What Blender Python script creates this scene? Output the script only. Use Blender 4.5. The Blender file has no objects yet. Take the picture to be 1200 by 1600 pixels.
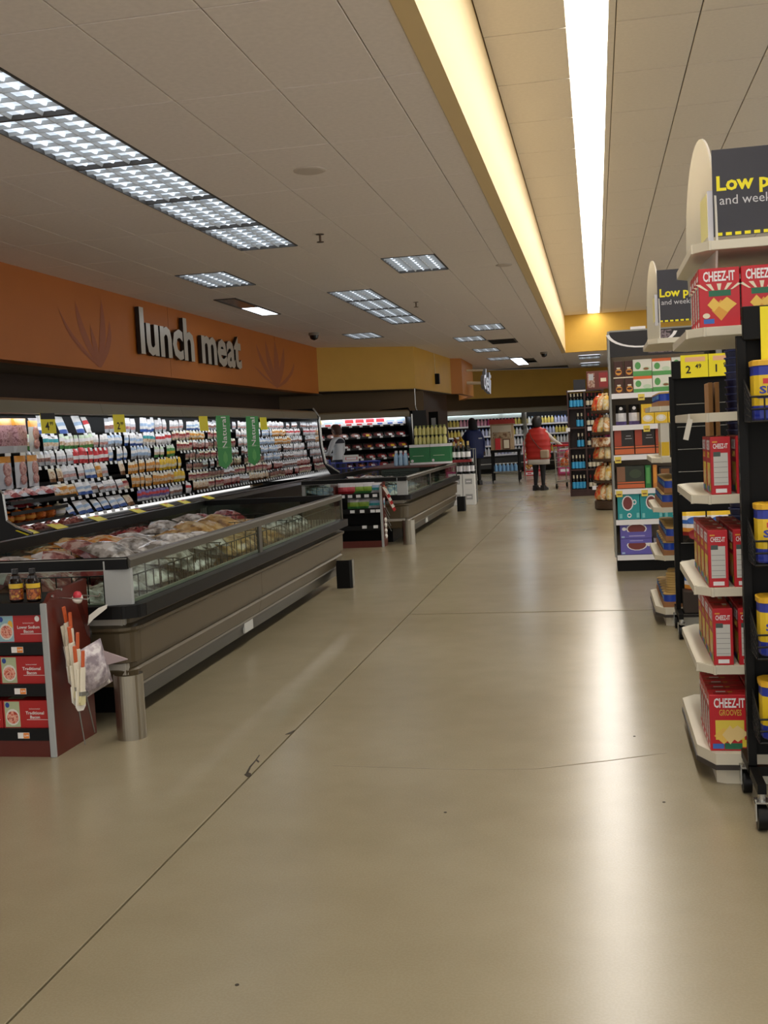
import bpy, math, random
from mathutils import Matrix, Vector, Euler
random.seed(7)
PI = math.pi
SC = bpy.context.scene
COL = SC.collection

# ---------------------------------------------------------------- camera
CAM_H = 1.45
cam_d = bpy.data.cameras.new('camera')
cam = bpy.data.objects.new('camera', cam_d)
COL.objects.link(cam)
_r = (0.9805124, 0.18964302, -0.0512929)
_d = (-0.03688301, -0.07874978, -0.99621188)
_f = (-0.19296394, 0.97868994, -0.07022053)
cam.matrix_world = Matrix(((_r[0], -_d[0], -_f[0], 0), (_r[1], -_d[1], -_f[1], 0),
                           (_r[2], -_d[2], -_f[2], CAM_H), (0, 0, 0, 1)))
cam_d.sensor_fit = 'VERTICAL'
cam_d.sensor_height = 36.0
cam_d.lens = 36.0 * 1711.0 / 1600.0
cam_d.clip_start = 0.05
cam_d.clip_end = 200
SC.camera = cam

# ---------------------------------------------------------------- light and exposure
W = bpy.data.worlds.new('store_ambient')
SC.world = W
W.use_nodes = True
W.node_tree.nodes['Background'].inputs[0].default_value = (1.0, 0.975, 0.95, 1)
W.node_tree.nodes['Background'].inputs[1].default_value = 0.72
STRIP_E = 10.0
TROFFER_E = 0.50
CASE_E = 11.0
SC.view_settings.view_transform = 'Standard'
SC.view_settings.look = 'None'
SC.view_settings.gamma = 1.0
SC.view_settings.use_curve_mapping = False
SC.view_settings.exposure = 0.68

# ---------------------------------------------------------------- materials
def lin(c):
    if isinstance(c, str):
        c = c.lstrip('#'); c = tuple(int(c[i:i+2], 16) for i in (0, 2, 4))
    o = []
    for v in c:
        v = v / 255.0
        o.append(v / 12.92 if v <= 0.04045 else ((v + 0.055) / 1.055) ** 2.4)
    return (o[0], o[1], o[2], 1.0)

MATS = {}
def M(name, col='#808080', rough=0.5, metal=0.0, noise=0.0, scale=8.0, emit=None, es=1.0, trans=0.0, alpha=1.0, coat=0.0, spec=0.5, bump=0.0):
    if name in MATS: return MATS[name]
    m = bpy.data.materials.new(name); m.use_nodes = True
    nt = m.node_tree; b = nt.nodes['Principled BSDF']
    c = lin(col)
    b.inputs['Base Color'].default_value = c
    b.inputs['Roughness'].default_value = rough
    b.inputs['Metallic'].default_value = metal
    b.inputs['Transmission Weight'].default_value = trans
    b.inputs['Coat Weight'].default_value = coat
    b.inputs['Specular IOR Level'].default_value = spec
    b.inputs['Alpha'].default_value = alpha
    if emit:
        b.inputs['Emission Color'].default_value = lin(emit)
        b.inputs['Emission Strength'].default_value = es
    if noise > 0 or bump > 0:
        tc = nt.nodes.new('ShaderNodeTexCoord'); n = nt.nodes.new('ShaderNodeTexNoise')
        n.inputs['Scale'].default_value = scale; n.inputs['Detail'].default_value = 5
        nt.links.new(tc.outputs['Object'], n.inputs['Vector'])
        if noise > 0:
            r = nt.nodes.new('ShaderNodeValToRGB')
            r.color_ramp.elements[0].position = 0.3; r.color_ramp.elements[1].position = 0.7
            r.color_ramp.elements[0].color = tuple(max(0, x * (1 - noise)) for x in c[:3]) + (1,)
            r.color_ramp.elements[1].color = tuple(min(1, x * (1 + noise)) for x in c[:3]) + (1,)
            nt.links.new(n.outputs['Fac'], r.inputs['Fac'])
            nt.links.new(r.outputs['Color'], b.inputs['Base Color'])
        if bump > 0:
            bp = nt.nodes.new('ShaderNodeBump'); bp.inputs['Strength'].default_value = bump
            bp.inputs['Distance'].default_value = 0.01
            nt.links.new(n.outputs['Fac'], bp.inputs['Height'])
            nt.links.new(bp.outputs['Normal'], b.inputs['Normal'])
    MATS[name] = m
    return m

def speckle(name, c1, c2, c3, scale, rough=0.35):
    """printed / meaty pattern in three colours"""
    if name in MATS: return MATS[name]
    m = bpy.data.materials.new(name); m.use_nodes = True
    nt = m.node_tree; b = nt.nodes['Principled BSDF']
    tc = nt.nodes.new('ShaderNodeTexCoord'); v = nt.nodes.new('ShaderNodeTexNoise')
    v.inputs['Scale'].default_value = scale; v.inputs['Detail'].default_value = 3
    r = nt.nodes.new('ShaderNodeValToRGB')
    r.color_ramp.interpolation = 'EASE'
    r.color_ramp.elements[0].position = 0.38; r.color_ramp.elements[0].color = lin(c1)
    r.color_ramp.elements[1].position = 0.62; r.color_ramp.elements[1].color = lin(c3)
    e = r.color_ramp.elements.new(0.5); e.color = lin(c2)
    oi = nt.nodes.new('ShaderNodeObjectInfo'); ad = nt.nodes.new('ShaderNodeVectorMath'); ad.operation = 'ADD'
    nt.links.new(tc.outputs['Object'], ad.inputs[0]); nt.links.new(oi.outputs['Random'], ad.inputs[1])
    nt.links.new(ad.outputs[0], v.inputs['Vector'])
    nt.links.new(v.outputs['Fac'], r.inputs['Fac']); nt.links.new(r.outputs['Color'], b.inputs['Base Color'])
    b.inputs['Roughness'].default_value = rough
    MATS[name] = m
    return m

def glass(name, tint, refl=0.08, rough=0.02):
    if name in MATS: return MATS[name]
    m = bpy.data.materials.new(name); m.use_nodes = True
    nt = m.node_tree
    for n in list(nt.nodes): nt.nodes.remove(n)
    out = nt.nodes.new('ShaderNodeOutputMaterial'); mix = nt.nodes.new('ShaderNodeMixShader')
    tr = nt.nodes.new('ShaderNodeBsdfTransparent'); gl = nt.nodes.new('ShaderNodeBsdfGlossy'); fr = nt.nodes.new('ShaderNodeFresnel')
    tr.inputs[0].default_value = lin(tint); gl.inputs['Roughness'].default_value = rough
    fr.inputs['IOR'].default_value = 1.45
    ge = nt.nodes.new('ShaderNodeNewGeometry'); inv = nt.nodes.new('ShaderNodeMath'); inv.operation = 'SUBTRACT'; inv.inputs[0].default_value = 1.0
    mu = nt.nodes.new('ShaderNodeMath'); mu.operation = 'MULTIPLY'
    nt.links.new(ge.outputs['Backfacing'], inv.inputs[1]); nt.links.new(fr.outputs[0], mu.inputs[0]); nt.links.new(inv.outputs[0], mu.inputs[1])
    nt.links.new(mu.outputs[0], mix.inputs[0]); nt.links.new(tr.outputs[0], mix.inputs[1]); nt.links.new(gl.outputs[0], mix.inputs[2])
    nt.links.new(mix.outputs[0], out.inputs[0])
    MATS[name] = m
    return m

# ---------------------------------------------------------------- mesh builder
class MB:
    def __init__(s):
        s.v = []; s.f = []; s.mi = []; s.sm = []; s.mats = []
    def _m(s, mat):
        if mat not in s.mats: s.mats.append(mat)
        return s.mats.index(mat)
    def add(s, vs, fs, mat, T=None, smooth=False):
        o = len(s.v)
        if T is not None: vs = [tuple(T @ Vector(p)) for p in vs]
        s.v.extend([tuple(p) for p in vs])
        k = s._m(mat) if not isinstance(mat, list) else None
        for i, f in enumerate(fs):
            s.f.append(tuple(o + j for j in f))
            s.mi.append(k if k is not None else s._m(mat[i])); s.sm.append(smooth)
        return s
    def box(s, x0, y0, z0, x1, y1, z1, mat, T=None, bev=0.0):
        if x0 > x1: x0, x1 = x1, x0
        if y0 > y1: y0, y1 = y1, y0
        if z0 > z1: z0, z1 = z1, z0
        if bev <= 0:
            vs = [(x0,y0,z0),(x1,y0,z0),(x1,y1,z0),(x0,y1,z0),(x0,y0,z1),(x1,y0,z1),(x1,y1,z1),(x0,y1,z1)]
            fs = [(0,3,2,1),(4,5,6,7),(0,1,5,4),(1,2,6,5),(2,3,7,6),(3,0,4,7)]
            return s.add(vs, fs, mat, T)
        b = min(bev, (x1-x0)*.45, (y1-y0)*.45, (z1-z0)*.45)
        vs = []; ix = {}
        for i, x in enumerate((x0, x1)):
            for j, y in enumerate((y0, y1)):
                for k, z in enumerate((z0, z1)):
                    sx, sy, sz = (1, -1)[i], (1, -1)[j], (1, -1)[k]
                    ix[i,j,k,0] = len(vs); vs.append((x, y+sy*b, z+sz*b))
                    ix[i,j,k,1] = len(vs); vs.append((x+sx*b, y, z+sz*b))
                    ix[i,j,k,2] = len(vs); vs.append((x+sx*b, y+sy*b, z))
        I = ix; fs = []
        for i in (0,1):
            q = [I[i,0,0,0], I[i,1,0,0], I[i,1,1,0], I[i,0,1,0]]; fs.append(q if i else q[::-1])
            q = [I[0,i,0,1], I[0,i,1,1], I[1,i,1,1], I[1,i,0,1]]; fs.append(q if i else q[::-1])
            q = [I[0,0,i,2], I[1,0,i,2], I[1,1,i,2], I[0,1,i,2]]; fs.append(q if i else q[::-1])
        for i in (0,1):
            for j in (0,1):
                q = [I[i,j,0,0], I[i,j,0,1], I[i,j,1,1], I[i,j,1,0]]; fs.append(q if (i+j)%2 else q[::-1])
                q = [I[i,0,j,0], I[i,0,j,2], I[i,1,j,2], I[i,1,j,0]]; fs.append(q[::-1] if (i+j)%2 else q)
                q = [I[0,i,j,1], I[0,i,j,2], I[1,i,j,2], I[1,i,j,1]]; fs.append(q if (i+j)%2 else q[::-1])
        for i in (0,1):
            for j in (0,1):
                for k in (0,1):
                    q = [I[i,j,k,0], I[i,j,k,1], I[i,j,k,2]]; fs.append(q if (i+j+k)%2 else q[::-1])
        return s.add(vs, fs, mat, T)
    def cyl(s, p0, p1, r0, mat, r1=None, n=10, caps=True, T=None, smooth=True):
        p0 = Vector(p0); p1 = Vector(p1); r1 = r0 if r1 is None else r1
        d = (p1 - p0).normalized()
        a = d.orthogonal().normalized(); b = d.cross(a)
        vs = []
        for p, r in ((p0, r0), (p1, r1)):
            for i in range(n):
                t = 2*PI*i/n; vs.append(p + (a*math.cos(t) + b*math.sin(t))*r)
        fs = [(i, (i+1)%n, n+(i+1)%n, n+i) for i in range(n)]
        s.add(vs, fs, mat, T, smooth)
        if caps: s.add(vs, [tuple(range(n))[::-1], tuple(range(n, 2*n))], mat, T)
        return s
    def lathe(s, prof, mat, n=14, T=None, mats=None, sx=1.0, sy=1.0, smooth=True):
        vs = []
        for r, z in prof:
            for i in range(n):
                t = 2*PI*i/n; vs.append((r*math.cos(t)*sx, r*math.sin(t)*sy, z))
        for k in range(len(prof)-1):
            fs = [(k*n+i, k*n+(i+1)%n, (k+1)*n+(i+1)%n, (k+1)*n+i) for i in range(n)]
            s._ring(vs, fs, mats[k] if mats else mat, T, k, n, smooth)
        if prof[0][0] > 1e-4: s.add(vs[:n], [tuple(range(n))[::-1]], mats[0] if mats else mat, T)
        if prof[-1][0] > 1e-4: s.add(vs[-n:], [tuple(range(n))], mats[-1] if mats else mat, T)
        return s
    def _ring(s, vs, fs, mat, T, k, n, smooth):
        sub = vs[k*n:(k+2)*n]
        s.add(sub, [tuple(i-k*n for i in f) for f in fs], mat, T, smooth)
    def tube(s, pts, r, mat, n=8, T=None):
        for a, b in zip(pts[:-1], pts[1:]): s.cyl(a, b, r, mat, n=n, T=T)
        return s
    def bar(s, p0, p1, w, h, mat, T=None):
        p0 = Vector(p0); p1 = Vector(p1); d = (p1-p0); L = d.length; d.normalize()
        up = Vector((0,0,1)) if abs(d.z) < .95 else Vector((0,1,0))
        x = d.cross(up).normalized(); u = x.cross(d)
        R = Matrix((x, d, u)).transposed().to_4x4(); R.translation = p0
        if T is not None: R = T @ R
        return s.box(-w/2, 0, -h/2, w/2, L, h/2, mat, R)
    def prism(s, poly, axis, a, b, mat, T=None, matcap=None, smooth=False):
        """polygon extruded along an axis; axis 'x': poly in (y,z); 'y': (x,z); 'z': (x,y)"""
        def P(u, v, w):
            return {'x': (w, u, v), 'y': (u, w, v), 'z': (u, v, w)}[axis]
        n = len(poly)
        area = sum(poly[i][0]*poly[(i+1)%n][1]-poly[(i+1)%n][0]*poly[i][1] for i in range(n))
        pl = list(poly) if area > 0 else list(poly)[::-1]
        vs = [P(u, v, a) for u, v in pl] + [P(u, v, b) for u, v in pl]
        side = [(i, (i+1)%n, n+(i+1)%n, n+i) for i in range(n)]
        caps = [tuple(range(n))[::-1], tuple(range(n, 2*n))]
        if axis == 'y': side = [f[::-1] for f in side]; caps = [f[::-1] for f in caps]
        s.add(vs, side, mat, T, smooth); s.add(vs, caps, matcap or mat, T)
        return s
    def quad(s, pts, mat, T=None):
        return s.add(pts, [tuple(range(len(pts)))], mat, T)
    def text(s, txt, size, mat, T=None, depth=0.0004, bold=0.0, align='CENTER', width=None):
        vs, fs, (w, h) = text_mesh(txt, bold)
        sx = size
        if width: sx = width / max(w, 1e-6)
        ox = {'CENTER': -w/2, 'LEFT': 0}[align]
        vv = [((x+ox)*sx, -depth*(1 if z > 0 else 0), (y)*size) for x, y, z in vs]
        return s.add(vv, fs, mat, T)
    def mesh(s, name):
        me = bpy.data.meshes.new(name)
        me.from_pydata([tuple(p) for p in s.v], [], s.f)
        for m in s.mats: me.materials.append(m)
        me.polygons.foreach_set('material_index', s.mi)
        me.polygons.foreach_set('use_smooth', s.sm)
        me.update()
        return me
    def build(s, name, parent=None, loc=(0,0,0), rz=0.0, **kw):
        return link(name, s.mesh(name), parent, loc, rz, **kw)

def link(name, data, parent=None, loc=(0,0,0), rz=0.0, label=None, cat=None, group=None, kind=None, rot=None, scale=None):
    o = bpy.data.objects.new(name, data)
    COL.objects.link(o)
    o.location = loc
    o.rotation_euler = rot if rot is not None else (0, 0, rz)
    if scale: o.scale = scale
    if parent is not None: o.parent = parent
    if label: o['label'] = label
    if cat: o['category'] = cat
    if group: o['group'] = group
    if kind: o['kind'] = kind
    return o
def empty(name, loc, rz=0.0, **kw):
    o = link(name, None, None, loc, rz, **kw)
    o.empty_display_size = 0.1
    return o
def copy_tree(o, loc=None, rz=None, label=None, group=None, parent=None):
    c = o.copy(); COL.objects.link(c)
    if parent is not None: c.parent = parent
    if loc is not None: c.location = loc
    if rz is not None: c.rotation_euler = (0, 0, rz)
    if label: c['label'] = label
    if group: c['group'] = group
    for ch in list(o.children): copy_tree(ch, parent=c)
    return c

def nth(i):
    n = i+1
    if n <= 10: return ['first', 'second', 'third', 'fourth', 'fifth', 'sixth', 'seventh', 'eighth', 'ninth', 'tenth'][i]
    return '%d%s' % (n, 'th' if 10 < n % 100 < 14 else {1: 'st', 2: 'nd', 3: 'rd'}.get(n % 10, 'th'))
_TX = {}
def text_mesh(txt, bold):
    k = (txt, bold)
    if k in _TX: return _TX[k]
    cu = bpy.data.curves.new('lettering', 'FONT'); cu.body = txt; cu.size = 1.0; cu.offset = bold
    cu.resolution_u = 2; cu.extrude = 0.01; cu.fill_mode = 'BOTH'
    ob = bpy.data.objects.new('lettering', cu); COL.objects.link(ob)
    dg = bpy.context.evaluated_depsgraph_get(); dg.update()
    me = bpy.data.meshes.new_from_object(ob.evaluated_get(dg))
    vs = [tuple(v.co) for v in me.vertices]; fs = [tuple(p.vertices) for p in me.polygons]
    bpy.data.objects.remove(ob); bpy.data.curves.remove(cu); bpy.data.meshes.remove(me)
    xs = [p[0] for p in vs]; ys = [p[1] for p in vs]
    mn = min(xs)
    vs = [(p[0]-mn, p[1], p[2]) for p in vs]
    _TX[k] = (vs, fs, (max(xs)-mn, max(ys)))
    return _TX[k]

def TR(x, y, z, rz=0.0, rx=0.0, ry=0.0):
    return Matrix.Translation((x, y, z)) @ Euler((rx, ry, rz)).to_matrix().to_4x4()

def carton(w, d, h, base, patches=(), texts=(), bev=0.002):
    """printed carton, base centre at origin, front is -y.
    patches (face,u0,v0,u1,v1,mat[,'o']); texts (face,u,v,size,string,mat,bold[,width])"""
    b = MB(); b.box(-w/2, -d/2, 0, w/2, d/2, h, base, bev=bev)
    def F(face):
        return {'F': (TR(0, -d/2, 0), w, h), 'B': (TR(0, d/2, 0, PI), w, h), 'R': (TR(w/2, 0, 0, PI/2), d, h),
                'L': (TR(-w/2, 0, 0, -PI/2), d, h), 'T': (TR(0, 0, h, 0, -PI/2) @ TR(0, 0, -d/2), w, d)}[face]
    for p in patches:
        T, fw, fh = F(p[0]); u0, v0, u1, v1 = p[1:5]
        x0, x1, z0, z1 = (u0-.5)*fw, (u1-.5)*fw, v0*fh, v1*fh
        lift = 0.0006 + 0.0002*(p[7] if len(p) > 7 else 0)
        if len(p) > 6 and p[6] == 'o':
            pts = [((x0+x1)/2 + (x1-x0)/2*math.cos(2*PI*i/14), -lift-.0003, (z0+z1)/2 + (z1-z0)/2*math.sin(2*PI*i/14)) for i in range(14)]
        elif len(p) > 6 and p[6] == 'd':
            xm, zm = (x0+x1)/2, (z0+z1)/2
            pts = [(xm, -lift-.0004, z0), (x1, -lift-.0004, zm), (xm, -lift-.0004, z1), (x0, -lift-.0004, zm)]
        else:
            pts = [(x0, -lift, z0), (x1, -lift, z0), (x1, -lift, z1), (x0, -lift, z1)]
        b.quad(pts, p[5], T)
    for t in texts:
        T, fw, fh = F(t[0])
        b.text(t[4], t[3], t[5], T @ TR((t[1]-.5)*fw, -0.0014, t[2]*fh), bold=t[6] if len(t) > 6 else 0, width=t[7] if len(t) > 7 else None)
    return b

def pouch(w, h, d, rows, back, nx=4, window=None):
    """pillow pack, hangs with its top at z=h; front -y; rows = list of mats from top to bottom"""
    b = MB(); nz = len(rows)
    def P(i, k):
        u, v = i/nx, k/nz
        t = (math.sin(PI*min(1, max(0, u)))**.5) * (math.sin(PI*v)**.6 if 0 < v < 1 else 0)
        return ((u-.5)*w, -d*t, v*h)
    vs = [P(i, k) for k in range(nz+1) for i in range(nx+1)]
    for k in range(nz):
        r = rows[nz-1-k]
        for i in range(nx):
            a = k*(nx+1)+i
            mt = r
            if window and k in window[1] and 0 < i < nx-1: mt = window[0]
            b.add([vs[a], vs[a+1], vs[a+nx+2], vs[a+nx+1]], [(0,1,2,3)], mt, smooth=True)
    b.quad([(-w/2, .002, 0), (-w/2, .002, h), (w/2, .002, h), (w/2, .002, 0)], back)
    return b
# ================================================================ the setting
ZC = 3.42          # low ceiling
ZR = 4.41          # raised ceiling
def concrete(name):
    m = bpy.data.materials.new(name); m.use_nodes = True
    nt = m.node_tree; b = nt.nodes['Principled BSDF']
    g = nt.nodes.new('ShaderNodeNewGeometry')
    def noise(sc, det, w=0.0):
        n = nt.nodes.new('ShaderNodeTexNoise'); n.inputs['Scale'].default_value = sc; n.inputs['Detail'].default_value = det
        nt.links.new(g.outputs['Position'], n.inputs['Vector']); return n
    n1 = noise(0.55, 6); n2 = noise(5.0, 8); n3 = noise(130, 2)
    r1 = nt.nodes.new('ShaderNodeValToRGB')
    r1.color_ramp.elements[0].position = .3; r1.color_ramp.elements[0].color = lin('#968b70')
    r1.color_ramp.elements[1].position = .7; r1.color_ramp.elements[1].color = lin('#a69c82')
    nt.links.new(n1.outputs['Fac'], r1.inputs['Fac'])
    r2 = nt.nodes.new('ShaderNodeValToRGB')
    r2.color_ramp.elements[0].position = .35; r2.color_ramp.elements[0].color = (.95, .945, .935, 1)
    r2.color_ramp.elements[1].position = .65; r2.color_ramp.elements[1].color = (1, 1, 1, 1)
    nt.links.new(n2.outputs['Fac'], r2.inputs['Fac'])
    r3 = nt.nodes.new('ShaderNodeValToRGB')
    r3.color_ramp.elements[0].position = .42; r3.color_ramp.elements[0].color = (.95, .94, .92, 1)
    r3.color_ramp.elements[1].position = .6; r3.color_ramp.elements[1].color = (1, 1, 1, 1)
    nt.links.new(n3.outputs['Fac'], r3.inputs['Fac'])
    def mul(a, c):
        x = nt.nodes.new('ShaderNodeMix'); x.data_type = 'RGBA'; x.blend_type = 'MULTIPLY'; x.inputs[0].default_value = 1
        nt.links.new(a, x.inputs[6]); nt.links.new(c, x.inputs[7]); return x.outputs[2]
    nt.links.new(mul(mul(r1.outputs[0], r2.outputs[0]), r3.outputs[0]), b.inputs['Base Color'])
    rr = nt.nodes.new('ShaderNodeMapRange'); rr.inputs[3].default_value = .23; rr.inputs[4].default_value = .28
    nt.links.new(n1.outputs['Fac'], rr.inputs[0]); nt.links.new(rr.outputs[0], b.inputs['Roughness'])
    b.inputs['Specular IOR Level'].default_value = .55
    return m
CONC = concrete('polished_concrete')
CRACK = M('dark_joint', '#3a3226', .9)
PAINT_Y = M('mustard_paint', '#c69c38', .6, noise=.04, scale=3)
PAINT_C = M('cream_yellow_paint', '#e8cd98', .6)
TILE = M('ceiling_tile_white', '#f2e9e3', .9, noise=.035, scale=30)
TILE2 = M('ceiling_tile_warm', '#ddd6cc', .9, noise=.03, scale=30)
TBAR = M('ceiling_grid_metal', '#6e6459', .7)
BLACK = M('black_metal', '#0b0b0b', .5, spec=.2)
BLACKP = M('black_plastic', '#0f0f0f', .4, spec=.25)
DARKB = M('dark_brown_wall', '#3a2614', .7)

JX = -1.535
fl = MB().box(-9, -4, -.2, 7, 44, -.06, CRACK).build('floor', kind='structure')
for x0, x1, y0, y1 in ((-9, JX-.004, -4, 44), (JX+.004, 7, -4, 8.585), (JX+.004, 7, 8.618, 44)):
    MB().box(x0, y0, -.06, x1, y1, 0, CONC, bev=.002).build('slab', fl)
# chipped edge of the floor joint
cr = MB()
def chip(pts):
    cr.prism(pts, 'z', 0.0, .0012, CRACK)
chip([(-1.541,4.45),(-1.529,4.47),(-1.541,4.50),(-1.562,4.515),(-1.566,4.48)])
chip([(-1.566,4.505),(-1.556,4.51),(-1.572,4.60),(-1.58,4.60)])
chip([(-1.58,4.595),(-1.571,4.595),(-1.577,4.69),(-1.582,4.69)])
chip([(-1.582,4.685),(-1.577,4.685),(-1.585,4.77),(-1.59,4.77)])
chip([(-1.58,4.69),(-1.575,4.70),(-1.556,4.67),(-1.557,4.655)])
chip([(-1.54,5.12),(-1.535,5.20),(-1.561,5.125),(-1.563,5.115)])
cr.build('crack', fl)
hc = MB(); pp = [(-1.2, 4.62), (-.9, 4.6), (-.6, 4.58), (-.3, 4.6), (.0, 4.72), (.25, 4.84)]
for (xa, ya), (xb, yb) in zip(pp[:-1], pp[1:]): hc.prism([(xa, ya), (xb, yb), (xb, yb+.006), (xa, ya+.006)], 'z', 0.0, .0008, M('hairline_crack', '#8a7e66', .6))
hc.build('hairline_crack', fl)
for x, y in ((-.62,4.05),(.12,5.1),(.2,4.2),(-2.1,3.0),(-1.0,2.7)):
    MB().cyl((x, y, 0), (x, y, .0015), .006, M('dark_joint'), n=7).build('gum_spot', fl)

XE = [-5.97, -5.36, -4.75, -4.14, -3.53, -2.92, -2.305, -1.69, -1.08, -.85]
YK = lambda k: 6.11 + 1.2217*k
skip = set()
for k in range(-1, 4): skip.add((4, k))
skip |= {(2, 5), (6, 5), (4, 7), (4, 8), (4, 9), (4, 10), (2, 12), (6, 12), (5, 14), (6, 15), (5, 17), (5, 20), (6, 21), (6, 22)}
cl = MB().box(-9, -4, ZC+.075, -.85, 44, ZC+.15, TBAR).build('ceiling', kind='structure')
tiles = {}
def tile(parent, x0, x1, y0, y1, z, mat):
    key = (round(x1-x0, 3), round(y1-y0, 3), mat.name)
    if key not in tiles:
        w, d = (x1-x0-.006, y1-y0-.010) if mat is TILE else (x1-x0-.010, y1-y0-.016)
        tiles[key] = MB().box(-w/2, -d/2, 0, w/2, d/2, .02, mat, bev=.003).mesh('ceiling_tile')
    return link('ceiling_tile', tiles[key], parent, ((x0+x1)/2, (y0+y1)/2, z))
for k in range(-6, 25):
    for c in range(9):
        if (c, k) in skip: continue
        tile(cl, XE[c], XE[c+1], YK(k), YK(k+1), ZC, TILE)
cr2 = MB().box(-.74, -4, ZR+.022, 7, 30.4, ZR+.12, TBAR).build('ceiling', kind='structure')
XR = [-.735, -.105, .195, .25, .86, 1.47, 2.08, 2.69, 3.3, 3.91]
for k in range(-6, 20):
    for c in range(9):
        if c in (1,): continue
        if c == 2: continue
        tile(cr2, XR[c], XR[c+1] , YK(k), min(30.3, YK(k+1)), ZR, TILE2)
MB().box(.195, -4, ZR+.002, .247, 30.3, ZR+.02, TILE2).build('grid_strip', cr2)
MB().box(-.85, 30.45, ZC, 7, 44, ZC+.1, TILE, bev=.003).build('ceiling', kind='structure')
# edge beam of the raised ceiling
MB().box(-.85, -4, ZC-.005, -.74, 30.45, ZR+.03, PAINT_C).build('trim_1', kind='structure')
MB().box(-.74, 30.3, ZC-.005, 7, 30.45, ZR+.03, PAINT_Y).build('trim_2', kind='structure')

# ---------- orange fascia over the lunch meat case, with faint printed leaves
ORANGE = M('orange_paint', '#b5671f', .55, noise=.04, scale=2)
LEAF = M('orange_leaf_print', '#9c5630', .55)
wl = MB().box(-6.15, -4, 2.42, -5.93, 23.4, ZC+.01, ORANGE)
wl_o = wl.build('wall_left', kind='structure')
for y in (14.9, 8.0, 20.2):
    MB().box(-5.9305, y-.004, 2.43, -5.928, y+.004, ZC-.002, M('orange_seam', '#7a4416', .7)).build('panel_joint', wl_o)
def frond(name, y0, z0, stems, n=9):
    b = MB()
    for si, (dy, dz, wd, bend) in enumerate(stems):
        xo = -5.9285 + .0005*si
        L = []; R = []
        for i in range(n+1):
            t = i/n; y = y0 + dy*t + bend*math.sin(PI*t); z = z0 + dz*t
            ww = wd*math.sin(PI*(.08+.92*t))**.8*(1-.3*t)
            L.append((y-ww, z)); R.append((y+ww, z))
        poly = L + R[::-1]
        for i in range(n):
            q = [(xo, L[i][0], L[i][1]), (xo, R[i][0], R[i][1]), (xo, R[i+1][0], R[i+1][1]), (xo, L[i+1][0], L[i+1][1])]
            b.quad(q, LEAF)
    b.build(name, wl_o)
frond('leaf_print', 12.6, 2.45, [(-.9,.5,.09,-.1),(-.55,.75,.10,-.1),(.15,.85,.10,.06),(.35,.6,.08,.1),(-.2,.5,.08,0),(-.98,.62,.05,-.15)])
frond('leaf_print', 20.2, 2.45, [(-1.2,.75,.15,-.15),(-.6,.85,.18,-.1),(0,.9,.2,.05),(.6,.8,.18,.1),(1.3,.55,.13,.3),(-1.4,.35,.12,-.1),(.9,.3,.13,.2)])
# bulkhead beneath and behind the fascia
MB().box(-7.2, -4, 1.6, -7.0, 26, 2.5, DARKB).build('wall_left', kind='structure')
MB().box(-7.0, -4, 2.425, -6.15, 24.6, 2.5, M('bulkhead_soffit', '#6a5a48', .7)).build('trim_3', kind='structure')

# ---------- mustard fascia that turns the corner
def wallseg(name, pts, z0, z1, mat, th=.18):
    b = MB()
    for (x0, y0), (x1, y1) in zip(pts[:-1], pts[1:]):
        d = Vector((x1-x0, y1-y0, 0)); n = Vector((-d.y, d.x, 0)).normalized()*th
        b.prism([(x0, y0), (x1, y1), (x1+n.x, y1+n.y), (x0+n.x, y0+n.y)], 'z', z0, z1, mat)
    return b.build(name, kind='structure')
MUST = M('mustard_fascia', '#c99d3a', .6, noise=.04, scale=2)
wallseg('wall_left', [(-5.93, 23.4), (-4.02, 24.82)], 2.46, ZC+.01, MUST)
wallseg('wall_left', [(-4.02, 24.82), (-3.82, 29.7)], 2.46, ZC+.01, MUST)
wallseg('wall_left', [(-3.82, 29.7), (-3.55, 30.0), (-3.6, 33.2), (-4.3, 36.7)], 2.46, ZC+.01, M('orange_paint_far', '#b8742a', .6))
wallseg('wall_back', [(-4.35, 36.7), (1.5, 40.2), (7, 43.5)], 2.5, ZC+.01, MUST)
# dark walls under the fascias
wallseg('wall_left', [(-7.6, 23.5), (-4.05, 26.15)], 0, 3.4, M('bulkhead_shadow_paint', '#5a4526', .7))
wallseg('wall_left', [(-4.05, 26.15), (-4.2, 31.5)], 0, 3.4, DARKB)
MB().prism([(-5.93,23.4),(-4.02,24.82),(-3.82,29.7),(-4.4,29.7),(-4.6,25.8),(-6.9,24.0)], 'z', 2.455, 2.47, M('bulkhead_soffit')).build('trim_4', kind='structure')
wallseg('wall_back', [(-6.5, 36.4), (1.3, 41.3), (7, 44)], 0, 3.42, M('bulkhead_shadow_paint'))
MB().box(6.8, 30.5, 0, 7.0, 44, ZC, MUST).build('wall_right', kind='structure')

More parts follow.
